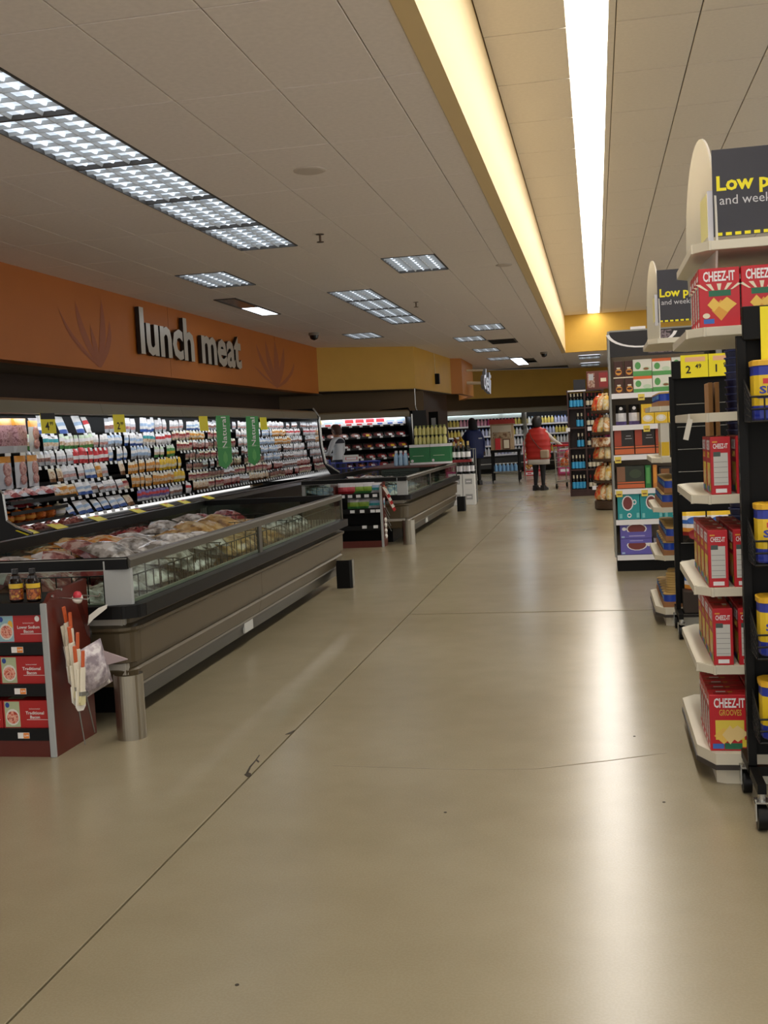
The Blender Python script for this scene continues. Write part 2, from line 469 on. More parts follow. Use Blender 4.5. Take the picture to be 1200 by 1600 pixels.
# ================================================================ lamps
FRAME = M('lamp_frame_dark', '#4a4642', .5)
LOUV = M('louver_white', '#d5dbe0', .4)
def lens_mat(name, strength):
    m = bpy.data.materials.new(name); m.use_nodes = True
    nt = m.node_tree; b = nt.nodes['Principled BSDF']
    b.inputs['Base Color'].default_value = lin('#c8d2da')
    b.inputs['Roughness'].default_value = .3
    b.inputs['Emission Color'].default_value = lin('#e6f2ff')
    b.inputs['Emission Strength'].default_value = strength
    return m
LENS = lens_mat('troffer_lens', TROFFER_E)
LENS_D = lens_mat('troffer_tube', TROFFER_E*1.6)
LENS_B = lens_mat('troffer_bright', 7.0)
def troffer_meshes(w, d, nx, ny):
    fr = MB(); t = .009
    for a in ((-w/2, -d/2, w/2, -d/2+t), (-w/2, d/2-t, w/2, d/2), (-w/2, -d/2+t, -w/2+t, d/2-t), (w/2-t, -d/2+t, w/2, d/2-t)):
        fr.box(a[0], a[1], -.006, a[2], a[3], .03, FRAME)
    le = MB().box(-w/2+t, -d/2+t, .024, w/2-t, d/2-t, .032, LENS)
    for i in range(nx):          # tubes behind the louver
        x = -w/2 + w*(i+.5)/nx
        le.cyl((x, -d/2+.05, .02), (x, d/2-.05, .02), .016, LENS_D, n=6)
    lo = MB()
    for i in range(1, nx):
        x = -w/2+w*i/nx; lo.prism([(x-.014, .022), (x+.014, .022), (x+.003, .0), (x-.003, .0)], 'y', -d/2+t, d/2-t, LOUV)
    for j in range(1, ny):
        y = -d/2+d*j/ny; lo.prism([(y-.014, .022), (y+.014, .022), (y+.003, .0), (y-.003, .0)], 'x', -w/2+t, w/2-t, LOUV)
    return fr.mesh('frame'), le.mesh('lamp_lens'), lo.mesh('louver')
TM = troffer_meshes(.605, 1.215, 3, 8)
TMS = troffer_meshes(.45, 1.19, 2, 1)
def troffer(cx, cy, label, group=None, meshes=TM, z=ZC):
    t = empty('ceiling_light', (cx, cy, z), label=label, cat='ceiling light', group=group)
    link('frame', meshes[0], t); link('lamp_lens', meshes[1], t); link('louver', meshes[2], t)
    return t
def cell(c, k): return ((XE[c]+XE[c+1])/2, (YK(k)+YK(k+1))/2)
ordn = ['nearest', 'second', 'third', 'fourth', 'farthest']
for i, k in enumerate(range(-1, 4)):
    troffer(*cell(4, k), label='louvered fluorescent panel, %s of the joined row of five at upper left' % ordn[i], group='joined row of ceiling lights')
troffer(*cell(2, 5), label='single louvered ceiling panel just above the lettered orange wall')
troffer(*cell(6, 5), label='single louvered ceiling panel nearest the yellow beam')
for i, k in enumerate(range(7, 11)):
    troffer(*cell(4, k), label='louvered ceiling panel, %s of the middle row of four' % ['nearest', 'second', 'third', 'farthest'][i], group='middle row of ceiling lights')
troffer(*cell(2, 12), label='single louvered ceiling panel beside the black dome camera')
troffer(*cell(6, 12), label='far ceiling panel nearer the yellow beam, in front of the dark vent')
troffer(*cell(5, 14), label='far ceiling panel just left of the dark vent')
troffer(*cell(5, 17), label='far ceiling panel behind the dark vent')
troffer(*cell(5, 20), label='farthest ceiling panel left of the glaring lamp')
troffer(-.12, 32.5, 'ceiling panel beyond the yellow beam, nearer of two', z=ZC-.05)
troffer(-.12, 36.5, 'ceiling panel beyond the yellow beam, farther of two', z=ZC-.05)
# recessed slot light near the orange wall
t = empty('ceiling_light', (-4.93, 15.6, ZC), label='long narrow recessed slot light close to the orange wall', cat='ceiling light')
b = MB(); b.box(-.16, -1.1, -.012, -.13, 1.1, .02, FRAME); b.box(.13, -1.1, -.012, .16, 1.1, .02, FRAME); b.box(-.13, -1.1, -.012, .13, -1.07, .02, FRAME); b.box(-.13, 1.07, -.012, .13, 1.1, .02, FRAME); b.build('frame', t)
MB().box(-.13, -1.07, -.006, .13, 0.05, -.002, M('slot_reflector', '#8b95a0', .25, .6)).build('reflector', t)
MB().box(-.13, .05, -.006, .13, 1.07, -.002, lens_mat('slot_lens', 4.0)).build('lamp_lens', t)
# glaring lamp far away
t = empty('ceiling_light', (-2.13, 32.6, ZC), label='glaring bare fluorescent lamp in the far ceiling', cat='ceiling light')
MB().box(-.17, -1.6, -.03, .17, 1.6, .0, FRAME).build('frame', t); MB().box(-.15, -1.58, -.034, .15, 1.58, -.03, LENS_B).build('lamp_lens', t)
# continuous strip in the raised ceiling
strip_lens = lens_mat('strip_lens', STRIP_E)
strip_lens.node_tree.nodes['Principled BSDF'].inputs['Emission Color'].default_value = lin('#fff9f0')
t = empty('strip_light', (.045, 0, ZR), label='continuous glowing fluorescent strip running down the raised ceiling', cat='ceiling light')
MB().box(-.148, -3.8, .021, .148, 30.25, .03, M('strip_housing', '#e0ddd6', .4)).build('housing', t)
for i in range(11):
    y0 = -3.7 + i*3.08
    MB().box(-.146, y0, .003, .146, y0+3.07, .02, strip_lens, bev=.003).build('lamp_lens', t)
# ceiling vent, speakers, sprinklers, cameras
t = empty('ceiling_vent', (*cell(6, 15), ZC), label='dark rectangular ceiling vent among the far lights', cat='vent')
MB().box(-.3, -.6, -.006, .3, .6, .02, FRAME).build('frame', t)
for i in range(9): MB().box(-.27, -.54+i*.12, -.02, .27, -.49+i*.12, -.008, BLACK).build('slat', t)
SPK = M('speaker_grille', '#cfc4ba', .8)
for x, y, r, lb in ((-2.0, 7.99, .12, 'round flush ceiling speaker right of the joined row of lights'), (-1.02, 13.45, .1, 'round flush ceiling speaker close to the yellow beam')):
    MB().lathe([(r, 0), (r, -.006), (r*.85, -.012), (r*.1, -.014)][::-1], SPK, n=20).build('ceiling_speaker', None, (x, y, ZC), label=lb, cat='speaker')
SPR = M('sprinkler_metal', '#6b5a4c', .35, .8)
for x, y, lb in ((-2.56, 10.49, 'small sprinkler head between the joined row and the speaker'), (-2.6, 16.51, 'small sprinkler head right of the middle row of lights')):
    t = empty('sprinkler', (x, y, ZC), label=lb, cat='sprinkler')
    MB().cyl((0, 0, -.004), (0, 0, 0), .04, SPR, n=14).build('escutcheon', t)
    MB().cyl((0, 0, -.07), (0, 0, -.004), .011, SPR, n=8).build('stem', t)
    MB().cyl((0, 0, -.078), (0, 0, -.072), .035, SPR, n=12).build('deflector', t)
for x, y, lb in ((-5.12, 20.08, 'black dome camera under the ceiling by the corner of the orange wall'), (-1.29, 29.56, 'tiny black dome camera at the far end of the yellow beam')):
    t = empty('dome_camera', (x, y, ZC), label=lb, cat='camera')
    MB().cyl((0, 0, -.05), (0, 0, 0), .1, M('camera_housing', '#8d8478', .5), n=16).build('housing', t)
    MB().lathe([(.005, -.14), (.05, -.125), (.075, -.1), (.085, -.05)], M('camera_dome', '#0a0a0a', .08), n=16).build('dome', t)

# ---------- lettering "lunch meat"
STEEL = M('brushed_steel_letter', '#c9c3b6', .38, .7)
LSIDE = M('letter_side_dark', '#1c1814', .5)
t = empty('wall_lettering', (-5.93, 13.72, 2.71), label='large brushed steel letters spelling lunch meat on the orange wall', cat='sign')
_w = 'lunch meat'; full = text_mesh(_w, .03)[2][0]
XHT = .66; sxx = 4.2/full
pos = 0.0
for i, ch in enumerate(_w):
    if ch == ' ': continue
    pre = text_mesh(_w[:i+1], .03)[2][0]; vs, fs, (cw, chh) = text_mesh(ch, .03)
    x0 = (pre-cw)*sxx
    b = MB()
    # local: x along +Y of the store, front faces +X
    T = TR(0, 0, 0, PI/2)
    zs = .83
    vv = [(x0+p[0]*sxx, (-.075 if p[2] > 0 else -.02), p[1]*zs) for p in vs]
    mats = []
    for f in fs:
        ys = [vv[j][1] for j in f]
        mats.append(STEEL if max(ys) < -.05 else LSIDE)
    b.add(vv, fs, mats, T)
    b.box(x0+cw*sxx*.45, -.021, .1, x0+cw*sxx*.55, 0, .16, LSIDE, T)
    b.build('letter', t)
# ================================================================ refrigerated wall case with lunch meat
CASEB = M('case_black', '#100f0e', .5, spec=.25)
CASEG = M('case_olive_grey', '#7d7663', .35, .3)
CASEL = M('case_lip_dark', '#1d1b18', .28, .2)
CHROME = M('chrome_trim', '#b9b9b4', .25, .9)
ALU = M('aluminium_trim', '#96948c', .35, .7)
WHITE = M('white_print', '#f2f0ec', .5)
TAGW = M('tag_white', '#eef0f2', .5)
YELLOW = M('price_yellow', '#f2e21a', .5)
INK = M('ink_black', '#15130f', .6)
REDP = M('print_red', '#c02020', .45)
TUBE = M('case_tube', '#ffffff', .4, emit='#f0f6ff', es=CASE_E)

def case_section(name, length, lip_x, back_x, canopy_x, label, loc, rz, z_can0=1.82, z_can1=1.98, lip_z=.73, near_profile=True, tube=True):
    """case local frame: along +y, front faces +x, x measured from the wall plane of the frame"""
    t = empty(name, loc, rz, label=label, cat='display case')
    L = length
    MB().prism([(back_x,.06),(lip_x-.09,.06),(lip_x-.02,.16),(lip_x,.5),(lip_x,lip_z-.05),(lip_x-.03,lip_z),(lip_x-.14,lip_z+.005),(lip_x-.2,lip_z-.08),(back_x,lip_z-.14)], 'y', 0, L, CASEL).build('base', t)
    MB().box(back_x, 0, 0, lip_x-.16, L, .06, CASEB).build('kick_plate', t)
    MB().box(lip_x-.001, 0.02, .30, lip_x+.004, L-.02, .33, ALU).build('bumper_strip', t)
    MB().box(lip_x-.13, .01, lip_z+.005, lip_x-.03, L-.01, lip_z+.011, CASEL).build('lip_rail', t)
    MB().box(back_x, 0, lip_z-.1, back_x+.04, L, z_can1, CASEB).build('back_panel', t)
    n = max(1, round(L/2.44))
    for i in range(n):
        y0, y1 = L*i/n+.003, L*(i+1)/n-.003
        MB().prism([(back_x, z_can0+.06), (canopy_x-.1, z_can0+.05), (canopy_x-.03, z_can0), (canopy_x, z_can0+.012), (canopy_x-.035, z_can1-.03), (canopy_x-.1, z_can1), (back_x, z_can1)], 'y', y0, y1, CASEG).build('canopy_panel', t)
    if tube:
        for i in range(n):
            MB().cyl((canopy_x-.15, L*i/n+.06, z_can0+.025), (canopy_x-.15, L*(i+1)/n-.06, z_can0+.025), .014, TUBE, n=8).build('lamp_tube', t)
    return t
CX = -6.5
lc = case_section('display_case', 11.85, 1.55, 0, 1.2, 'long open refrigerated wall case of lunch meat beneath the orange wall', (CX, 8.9, 0), 0)
# end panels
for y, prof in ((-.03, [(0,0),(1.56,0),(1.57,.74),(1.42,.80),(1.33,.86),(1.31,1.1),(.75,1.75),(.5,2.0),(0,2.0)]), (11.85, [(0,0),(1.56,0),(1.57,.76),(1.3,.95),(1.24,1.3),(1.22,1.86),(1.1,2.03),(0,2.03)])):
    MB().prism(prof, 'y', y, y+.03, CASEB).build('end_panel', lc)
    b = MB()
    pr = prof[2:-1]
    for a, c in zip(pr[:-1], pr[1:]): b.cyl((a[0], y+.015, a[1]), (c[0], y+.015, c[1]), .013 if y < 5 else .024, CHROME, n=8)
    b.build('end_trim', lc)
MB().prism([(.05,.64),(1.4,.72),(1.26,.95),(1.2,1.3),(1.18,1.8),(.05,1.8)], 'y', 11.835, 11.848, M('end_mirror', '#e8eaec', .06, 1.0)).build('mirror_liner', lc)
# shelves behind the hooks
ROWS = [1.66, 1.49, 1.325, 1.155, .985, .82]
for r, z in enumerate(ROWS):
    x1 = .80 + .05*r
    MB().box(.04, .02, z-.035, x1-.1, 11.83, z-.02, CASEB).build('shelf', lc)
    MB().box(x1-.1, .02, z-.045, x1-.09, 11.83, z-.01, BLACKP).build('shelf_edge', lc)

# ---- package kinds
def rgbm(n, c=None, r=.38): return M('pk_'+n, c, r)
C_WHITE = rgbm('white', '#f0eef0'); C_BLUE = rgbm('blue', '#3f66b8'); C_LBLUE = rgbm('pale_blue', '#a9c3e2'); C_RED = rgbm('red', '#d03038')
C_PINK = speckle('ham_pink', '#c08a86', '#d4a49c', '#a8706c', 30); C_MEAT = speckle('sliced_beef', '#8a5a4c', '#a9786a', '#6e4238', 40)
C_TURK = speckle('turkey', '#dcc2a4', '#e8d6c0', '#c39a72', 35); C_ORANGE = rgbm('orange', '#e0983a'); C_YEL = rgbm('yellow', '#ecc32e')
C_GREEN = rgbm('green', '#5ba35a'); C_LGREEN = rgbm('pale_green', '#c9dcc0'); C_TEAL = rgbm('teal', '#3aa0a8'); C_PURP = rgbm('purple', '#7a6aa8')
C_BROWN = rgbm('brown', '#8a5c34'); C_GREY = rgbm('silver', '#b9bcc2', .25); C_CLEAR = rgbm('clear_film', '#cfd2da', .15); C_BLK = rgbm('black', '#1d1b1c'); C_CREAM = rgbm('cream', '#e6dcc2')
C_DKRED = rgbm('dark_red', '#8e1f22'); C_NAVY = rgbm('navy', '#26336e')
KINDS = {
 'white_blue': ([C_WHITE, C_WHITE, C_LBLUE, C_WHITE, C_BLUE], None, 'white and blue'),
 'white_red': ([C_WHITE, C_RED, C_WHITE, C_WHITE], None, 'white and red'),
 'white': ([C_WHITE, C_WHITE, C_CLEAR, C_PINK, C_CLEAR], None, 'white and clear'),
 'red': ([C_RED, C_RED, C_WHITE, C_RED], None, 'bright red'),
 'white_green': ([C_LGREEN, C_WHITE, C_TURK, C_GREEN], None, 'white and green'),
 'teal': ([C_WHITE, C_TEAL, C_TURK, C_WHITE], None, 'white and teal'),
 'pale_blue': ([C_LBLUE, C_WHITE, C_LBLUE, C_GREY], None, 'pale blue'),
 'orange': ([C_CREAM, C_ORANGE, C_TURK, C_ORANGE], None, 'orange and cream'),
 'yellow': ([C_YEL, C_YEL, C_CREAM, C_YEL], None, 'yellow'),
 'purple': ([C_PURP, C_RED, C_PURP, C_WHITE], None, 'purple and red'),
 'silver': ([C_GREY, C_WHITE, C_MEAT, C_GREY], None, 'silver'),
 'meat': ([C_WHITE, C_PINK, C_PINK, C_DKRED], None, 'clear pink meat'),
 'beef': ([C_BLK, C_MEAT, C_MEAT, C_CREAM], None, 'dark brown meat'),
 'salami': ([C_CREAM, C_DKRED, C_PINK, C_CREAM], None, 'reddish brown'),
 'turkey': ([C_CREAM, C_TURK, C_TURK, C_BROWN], None, 'tan turkey'),
 'green': ([C_LGREEN, C_GREEN, C_YEL, C_GREEN], None, 'green'),
}
_pm = {}
def pack_mesh(kind, w, h, d):
    k = (kind, round(w,3), round(h,3), round(d,3))
    if k not in _pm:
        _pm[k] = pouch(w, h, d, KINDS[kind][0], C_CLEAR, nx=4).mesh('meat_pack')
    return _pm[k]
rowname = ['top', 'second', 'third', 'fourth', 'fifth', 'bottom']
tag_mb = MB()
def hang_row(y0, y1, r, kinds, w, h, z=None, x=None, tilt=.0, area='', name='meat_pack', dz=0.0, d=.03, tags=True, rows=ROWS, rr=None):
    """packs hanging in a row of the wall case; kinds cycle in runs"""
    n = int((y1-y0)/w)
    zz = (rows[r] if z is None else z)
    xx = (CX + .80 + .05*r if x is None else x)
    for i in range(n):
        kd = kinds[max(0, min(len(kinds)-1, int((i+random.uniform(-.8, .8))*len(kinds)/n)))]
        y = y0 + (i+.5)*(y1-y0)/n
        jz = random.uniform(-.006, .006)
        rx = tilt + random.uniform(-.05, .05)
        if random.random() < .06: continue
        rn = rowname[min(r, len(rowname)-1)] if rr is None else rowname[rr]
        o = link(name, pack_mesh(kd, w*.9, h, d), None, (xx+random.uniform(-.012,.012), y, zz - .015 + jz + dz), rot=(rx, random.uniform(-.03,.03), PI/2+random.uniform(-.1,.1)))
        o['label'] = '%s pack, %s row of wall case, %s, %s along' % (KINDS[kd][2], rn, area, nth(i))
        o['category'] = 'meat pack'
        o['group'] = '%s packs, %s row, %s' % (KINDS[kd][2], rn, area)
        o.scale = (random.uniform(.9, 1.08), 1, random.uniform(.9, 1.1))
        if tags:
            T = TR(xx+.05-CX, y-8.9, zz-.035, PI/2, -.25)
            tag_mb.box(-w*.22, -.004, -.018, w*.22, 0, .018, TAGW, T)

# section B (first shelves right of the big bags)
aB = 'near the left end'
hang_row(10.45, 12.0, 0, ['white_blue', 'white_blue', 'white_red'], .19, .20, tilt=-.35, area=aB, dz=-.0)
hang_row(10.05, 12.05, 1, ['white_green', 'teal', 'white_green', 'white_green', 'white'], .115, .15, area=aB)
hang_row(10.05, 12.1, 2, ['silver', 'white', 'white', 'red', 'red', 'white_blue'], .125, .16, area=aB, tilt=-.1)
hang_row(10.45, 12.3, 3, ['turkey', 'white', 'white_blue', 'orange', 'white', 'turkey'], .145, .155, area=aB, tilt=-.2)
hang_row(10.45, 12.3, 4, ['orange', 'white_blue', 'silver', 'white', 'salami'], .165, .14, area=aB, tilt=-.4)
hang_row(10.6, 12.3, 5, ['white_blue', 'white_blue', 'white_blue', 'turkey'], .19, .15, area=aB, tilt=-.6, z=.79, name='ham_pack')
# section C
aC = 'between first yellow cards'
hang_row(12.1, 14.0, 0, ['silver', 'white', 'white_blue', 'white'], .12, .17, area=aC)
hang_row(12.05, 14.0, 1, ['pale_blue', 'white_blue', 'teal', 'white_red'], .1, .15, area=aC)
hang_row(12.15, 14.0, 2, ['white_blue', 'pale_blue', 'white_green', 'green'], .1, .15, area=aC)
hang_row(12.35, 14.05, 3, ['orange', 'orange', 'yellow', 'yellow'], .105, .15, area=aC)
hang_row(12.35, 14.05, 4, ['orange', 'orange', 'orange', 'yellow'], .115, .15, area=aC)
hang_row(12.35, 14.15, 5, ['purple', 'purple', 'silver', 'white_red'], .11, .13, area=aC, z=.815)
# section D
aD = 'left of green banners'
R7 = [1.675, 1.535, 1.395, 1.255, 1.115, .975, .84]
rowname = ['top', 'second', 'third', 'fourth', 'fifth', 'sixth', 'bottom']
rn6 = rowname
def hang7(y0, y1, r, kinds, w, h, **k):
    hang_row(y0, y1, min(r, 5), kinds, w, h, z=R7[r], x=CX+.80+.042*r, rr=r, **k)
hang7(14.1, 16.6, 0, ['white', 'white_blue', 'silver', 'white'], .125, .13, area=aD)
hang7(14.1, 16.6, 1, ['salami', 'orange', 'salami', 'purple'], .125, .12, area=aD)
hang7(14.1, 16.6, 2, ['salami', 'meat', 'beef', 'salami'], .12, .12, area=aD)
hang7(14.2, 16.6, 3, ['beef', 'salami', 'beef', 'silver'], .125, .115, area=aD)
hang7(14.2, 16.6, 4, ['beef', 'silver', 'beef', 'turkey'], .125, .115, area=aD)
hang7(14.2, 16.6, 5, ['salami', 'beef', 'silver', 'salami'], .125, .115, area=aD)
hang7(14.2, 16.7, 6, ['turkey', 'salami', 'meat', 'silver'], .125, .12, area=aD)
# section E (farthest, packs only a few pixels each)
aE = 'beyond green banners'
mixE = [['white', 'white_green', 'white', 'silver'], ['white', 'pale_blue', 'orange', 'white_red'], ['white', 'pale_blue', 'orange', 'silver'], ['silver', 'pale_blue', 'silver', 'white'],
        ['beef', 'pale_blue', 'silver', 'white'], ['salami', 'meat', 'silver', 'meat'], ['turkey', 'beef', 'meat', 'salami']]
for r in range(7):
    hang7(16.75, 20.6, r, mixE[r], .13, .125, area=aE, name='lunch_meat_pack')
rowname = ['top', 'second', 'third', 'fourth', 'fifth', 'bottom']
# section A: big bags on hooks, flat packs, hams
C_PK2 = speckle('shaved_ham', '#a8767c', '#c89aa0', '#8a5860', 30)
def bag_mesh(kind):
    b = MB()
    if kind == 0:
        b = pouch(.26, .33, .05, [C_ORANGE, C_PK2, C_PK2, C_PK2, C_CLEAR], C_CLEAR, nx=6)
    else:
        b = pouch(.2, .31, .03, [C_ORANGE, C_CLEAR, C_CLEAR, C_CLEAR, C_CLEAR], C_CLEAR, nx=5)
        b.lathe([(.001, -.02), (.045, -.014), (.06, 0), (.045, .014), (.001, .02)], C_PINK, n=12, T=TR(0, -.026, .18, 0, PI/2), sy=1.25)
        b.lathe([(.001, -.02), (.04, -.014), (.055, 0), (.04, .014), (.001, .02)], C_PINK, n=12, T=TR(0, -.026, .08, 0, PI/2))
    return b.mesh('meat_bag')
BG = [bag_mesh(0), bag_mesh(1)]
bagrows = [(1.46, [(9.25, 0), (9.52, 0), (9.80, 0), (10.08, 1)]), (1.12, [(9.22, 1), (9.5, 1), (9.78, 1), (10.02, 1)])]
nm = [['leftmost', 'second', 'third', 'rightmost'], ['leftmost', 'second', 'third', 'rightmost']]
for ri, (z, lst) in enumerate(bagrows):
    for j, (y, k) in enumerate(lst):
        link('meat_bag', BG[k], None, (CX+1.0, y, z), rot=(random.uniform(-.05, .05), 0, PI/2+random.uniform(-.15, .1)), label='clear bag of pink meat, %s of the %s hooks in the wall case' % (nm[ri][j], ['upper', 'lower'][ri]), cat='meat bag', group='hanging meat bags at the left of the case')
        tag_mb.box(CX*0+1.02, y-8.9-.05, z-.03, 1.026, y-8.9+.05, z+.0, TAGW)
for y0, z, n, kinds, lb in ((9.15, 1.03, 8, ['meat', 'white', 'meat', 'white'], 'flat pale pack on the shelf under the hanging meat bags'), (9.2, .93, 5, ['meat', 'white', 'meat'], 'flat pink pack on the lower narrow shelf left in the case')):
    for i in range(n):
        kd = kinds[i % len(kinds)]
        link('flat_meat_pack', pack_mesh(kd, .15, .16, .035), None, (CX+1.12, y0+i*.165, z+.01), rot=(-1.15, 0, PI/2+random.uniform(-.2, .2)), label=lb+', '+nth(i)+' along', cat='meat pack', group='flat packs, '+('upper' if n == 8 else 'lower')+' shelf')
for zz, y1 in ((1.0, 10.45), (.905, 10.25), (.80, 10.35)):
    MB().box(.5, .25, zz-.012, 1.22, y1-8.9, zz, CASEB).build('shelf', lc)
    MB().box(1.22, .25, zz-.02, 1.228, y1-8.9, zz+.012, BLACKP).build('shelf_edge', lc)
HAM = speckle('glazed_ham', '#c0571f', '#d8772e', '#8e3a18', 22, .25); HAM2 = speckle('cured_ham', '#8c4038', '#b06a60', '#6c2c28', 20, .2)
def ham(mat, band):
    b = MB(); b.lathe([(.001, 0), (.05, .004), (.072, .03), (.076, .06), (.062, .1), (.035, .122), (.012, .13)], mat, n=12, mats=[mat, mat, band, mat, mat, mat])
    b.cyl((0, 0, .128), (0, 0, .15), .01, C_CREAM, n=6)
    return b.mesh('ham')
hm = [ham(HAM, C_ORANGE), ham(HAM, HAM), ham(C_CREAM, C_WHITE)]
for i, k in enumerate((0, 0, 0, 1, 1, 2)):
    link('whole_ham', hm[k], None, (CX+1.14, 9.2+i*.2, .801), label=nth(i)+' %s on the low narrow shelf left in the wall case' % ['small glazed orange ham', 'brown netted ham', 'round white wrapped ham'][k], cat='ham', group='upright hams %d' % k)
b = MB(); b.lathe([(.001, -.06), (.04, -.055), (.06, 0), (.04, .055), (.001, .06)], HAM2, n=12)
hm2 = b.mesh('ham')
for i in range(5):
    link('cured_ham', hm2, None, (CX+1.28+.02*(i % 2), 9.25+i*.25, .735), rot=(PI/2, 0, random.uniform(-.3, .3)), scale=(1.15, 1.0, 1.7), label=nth(i)+' dark red cured ham in the bottom tray, left end of wall case', cat='ham', group='cured hams in the bottom tray')
tag_mb.build('price_tags', lc, kind='stuff')
# yellow lip cards and hanging yellow price cards
for i, y in enumerate((8.95, 9.5, 10.35, 11.35, 12.2, 12.75, 13.6)):
    b = MB(); b.box(-.11, -.002, -.06, .11, .002, .06, YELLOW); b.box(.02, -.0035, .035, .11, -.002, .06, M('card_red', '#c8502c', .5))
    b.build('price_card', lc, (1.49, y-8.9, .752), rot=(-1.2, 0, PI/2))
for i, (y, tx) in enumerate(((9.92, '4 99'), (11.55, '2 99'), (14.25, None), (17.0, None))):
    b = MB(); b.box(-.1, -.002, -.2, .1, .002, .0, YELLOW); b.box(-.1, -.003, -.06, .1, -.002, 0, INK) if i == 0 else None
    if tx: b.text(tx[0], .11, INK, TR(-.02, -.003, -.165), bold=.02); b.text(tx[2:], .05, INK, TR(.04, -.003, -.12), bold=.02)
    b.build('yellow_price_card', None, (CX+1.245, y, 1.83), rot=(-.05, 0, PI/2-.25), label='bright yellow price card hanging in the wall case, %s from the left' % ['first', 'second', 'third', 'fourth'][i], cat='price card', group='hanging yellow price cards')
BAN = M('banner_green', '#3c9a4a', .5); BAN2 = M('banner_leaf', '#63b45c', .5)
for i, y in enumerate((14.9, 16.25)):
    t = empty('green_banner', (CX+1.3, y, 1.08), PI/2-.35, label='tall narrow green banner hanging in the wall case, %s of two' % ['left', 'right'][i], cat='banner', group='green banners in the wall case')
    b = MB(); b.prism([(-.15, .06), (0, 0), (.15, .1), (.15, .76), (-.15, .76)], 'y', -.004, .004, BAN); b.build('panel', t)
    b = MB(); b.text('Natural', .15, WHITE, TR(.055, -.005, .52, 0) @ Euler((0, -PI/2, 0)).to_matrix().to_4x4(), bold=.01)
    b.build('lettering', t)
    b = MB(); b.prism([(-.05, .12), (.0, .07), (.05, .12), (.045, .2), (0, .26), (-.045, .2)], 'y', -.006, -.0045, BAN2); b.build('leaf_emblem', t)
    MB().box(-.15, -.0055, .30, .15, -.0045, .31, BAN2).build('banner_line', t)

# ================================================================ fresh meat case under the mustard corner
ang = math.atan2(.6, .8)
fm = case_section('display_case', 2.8, .95, -.9, .62, 'shorter refrigerated case of red meat under the mustard wall', (-6.65, 22.85, 0), ang-PI/2, lip_z=.74)
# local frame: +y runs along the case, +x faces the aisle
MATm = Matrix.Translation((-6.65, 22.85, 0)) @ Euler((0, 0, ang-PI/2)).to_matrix().to_4x4()
for y in (-.03, 2.8):
    MB().prism([(-.9, 0), (.95, 0), (.96, .76), (.72, .95), (.66, 1.3), (.64, 1.86), (.5, 2.03), (-.9, 2.03)], 'y', y, y+.03, CASEB).build('end_panel', fm)
MB().cyl((.63, 2.83, .9), (.63, 2.83, 1.88), .025, CHROME, n=8).build('end_post', fm)
MB().prism([(-.9, 0), (.9, 0), (.7, 1.0), (.62, 1.95), (-.9, 2.0)], 'y', 2.86, 3.2, CASEB).build('machine_end', fm)
MZ = [1.68, 1.43, 1.19, .96, .78]
tg = MB()
R_MEAT = speckle('red_meat', '#8c2a30', '#b04a4c', '#5c1a20', 26, .25); D_MEAT = speckle('dark_meat', '#5c2426', '#7c4044', '#3a1618', 26, .25)
def tray(mat, w=.26, lab=C_WHITE):
    b = MB(); b.box(-w/2, -.09, 0, w/2, .09, .025, C_BLK, bev=.008)
    b.lathe([(.001, .036), (w*.3, .032), (w*.42, .018), (w*.44, .015)][::-1], mat, n=12, sy=.55, T=TR(0, 0, .008))
    b.box(-.03, -.05, .036, .05, .0, .045, lab)
    return b.mesh('meat_tray')
TRY = [tray(R_MEAT), tray(D_MEAT), tray(C_PINK), tray(D_MEAT, lab=C_ORANGE), tray(R_MEAT, lab=C_YEL)]
BX = [carton(.25, .08, .2, C_WHITE, [('F', .1, .35, .9, .75, c2), ('F', .2, .08, .7, .25, c1)]).mesh('lunch_kit') for c1, c2 in ((C_RED, C_LBLUE), (C_PURP, C_YEL), (C_RED, C_RED), (C_BLUE, C_RED), (C_BLUE, C_LBLUE))]
rown = ['top', 'second', 'third', 'fourth', 'bottom']
for r, z in enumerate(MZ):
    xf = .40 + .07*r
    MB().box(-.86, .02, z-.03, xf+.08, 2.78, z-.015, CASEB).build('shelf', fm)
    MB().box(xf+.08, .02, z-.04, xf+.088, 2.78, z-.005, BLACKP).build('shelf_edge', fm)
    n = 11 if r == 0 else 10
    for i in range(n):
        y = .15 + i*2.5/(n-1)
        p = MATm @ Vector((xf, y, z))
        if r == 0:
            kk = 1 if i < 3 else (0 if i < 5 else (2 if i < 8 else (3 if i < 9 else 4)))
            link('lunch_kit', BX[kk], None, (p.x, p.y, z-.014), rot=(-.12, 0, ang), label='%s boxed lunch kit, top shelf of the red meat case, %s along' % (['blue and red', 'purple and yellow', 'red', 'blue, red and white', 'blue'][kk], nth(i)), cat='lunch kit', group='lunch kits %d' % kk)
        else:
            kk = [0, [2,2,0,2,2,2,4,1,1,0][i % 10], [0,1,1,0,1,1,3,0,4,4][i % 10], [1,0,1,1,2,1,0,0,4,0][i % 10], [1,1,0,1,1,3,1,0,1,2][i % 10]][r]
            link('meat_tray', TRY[kk], None, (p.x-.03, p.y-.03, z+.02), rot=(.85, 0, ang+random.uniform(-.1, .1)), label='%s, %s shelf of the red meat case, %s along' % (['tray of red meat', 'tray of dark meat', 'tray of pink meat', 'dark meat tray with orange sticker', 'red meat tray with yellow sticker'][kk], rown[r], nth(i)), cat='meat tray', group='meat trays %d row %d' % (kk, r))
        tg.box(xf+.088, y-.035, z-.04, xf+.094, y+.035, z-.0, TAGW)
tg.build('price_tags', fm, kind='stuff')
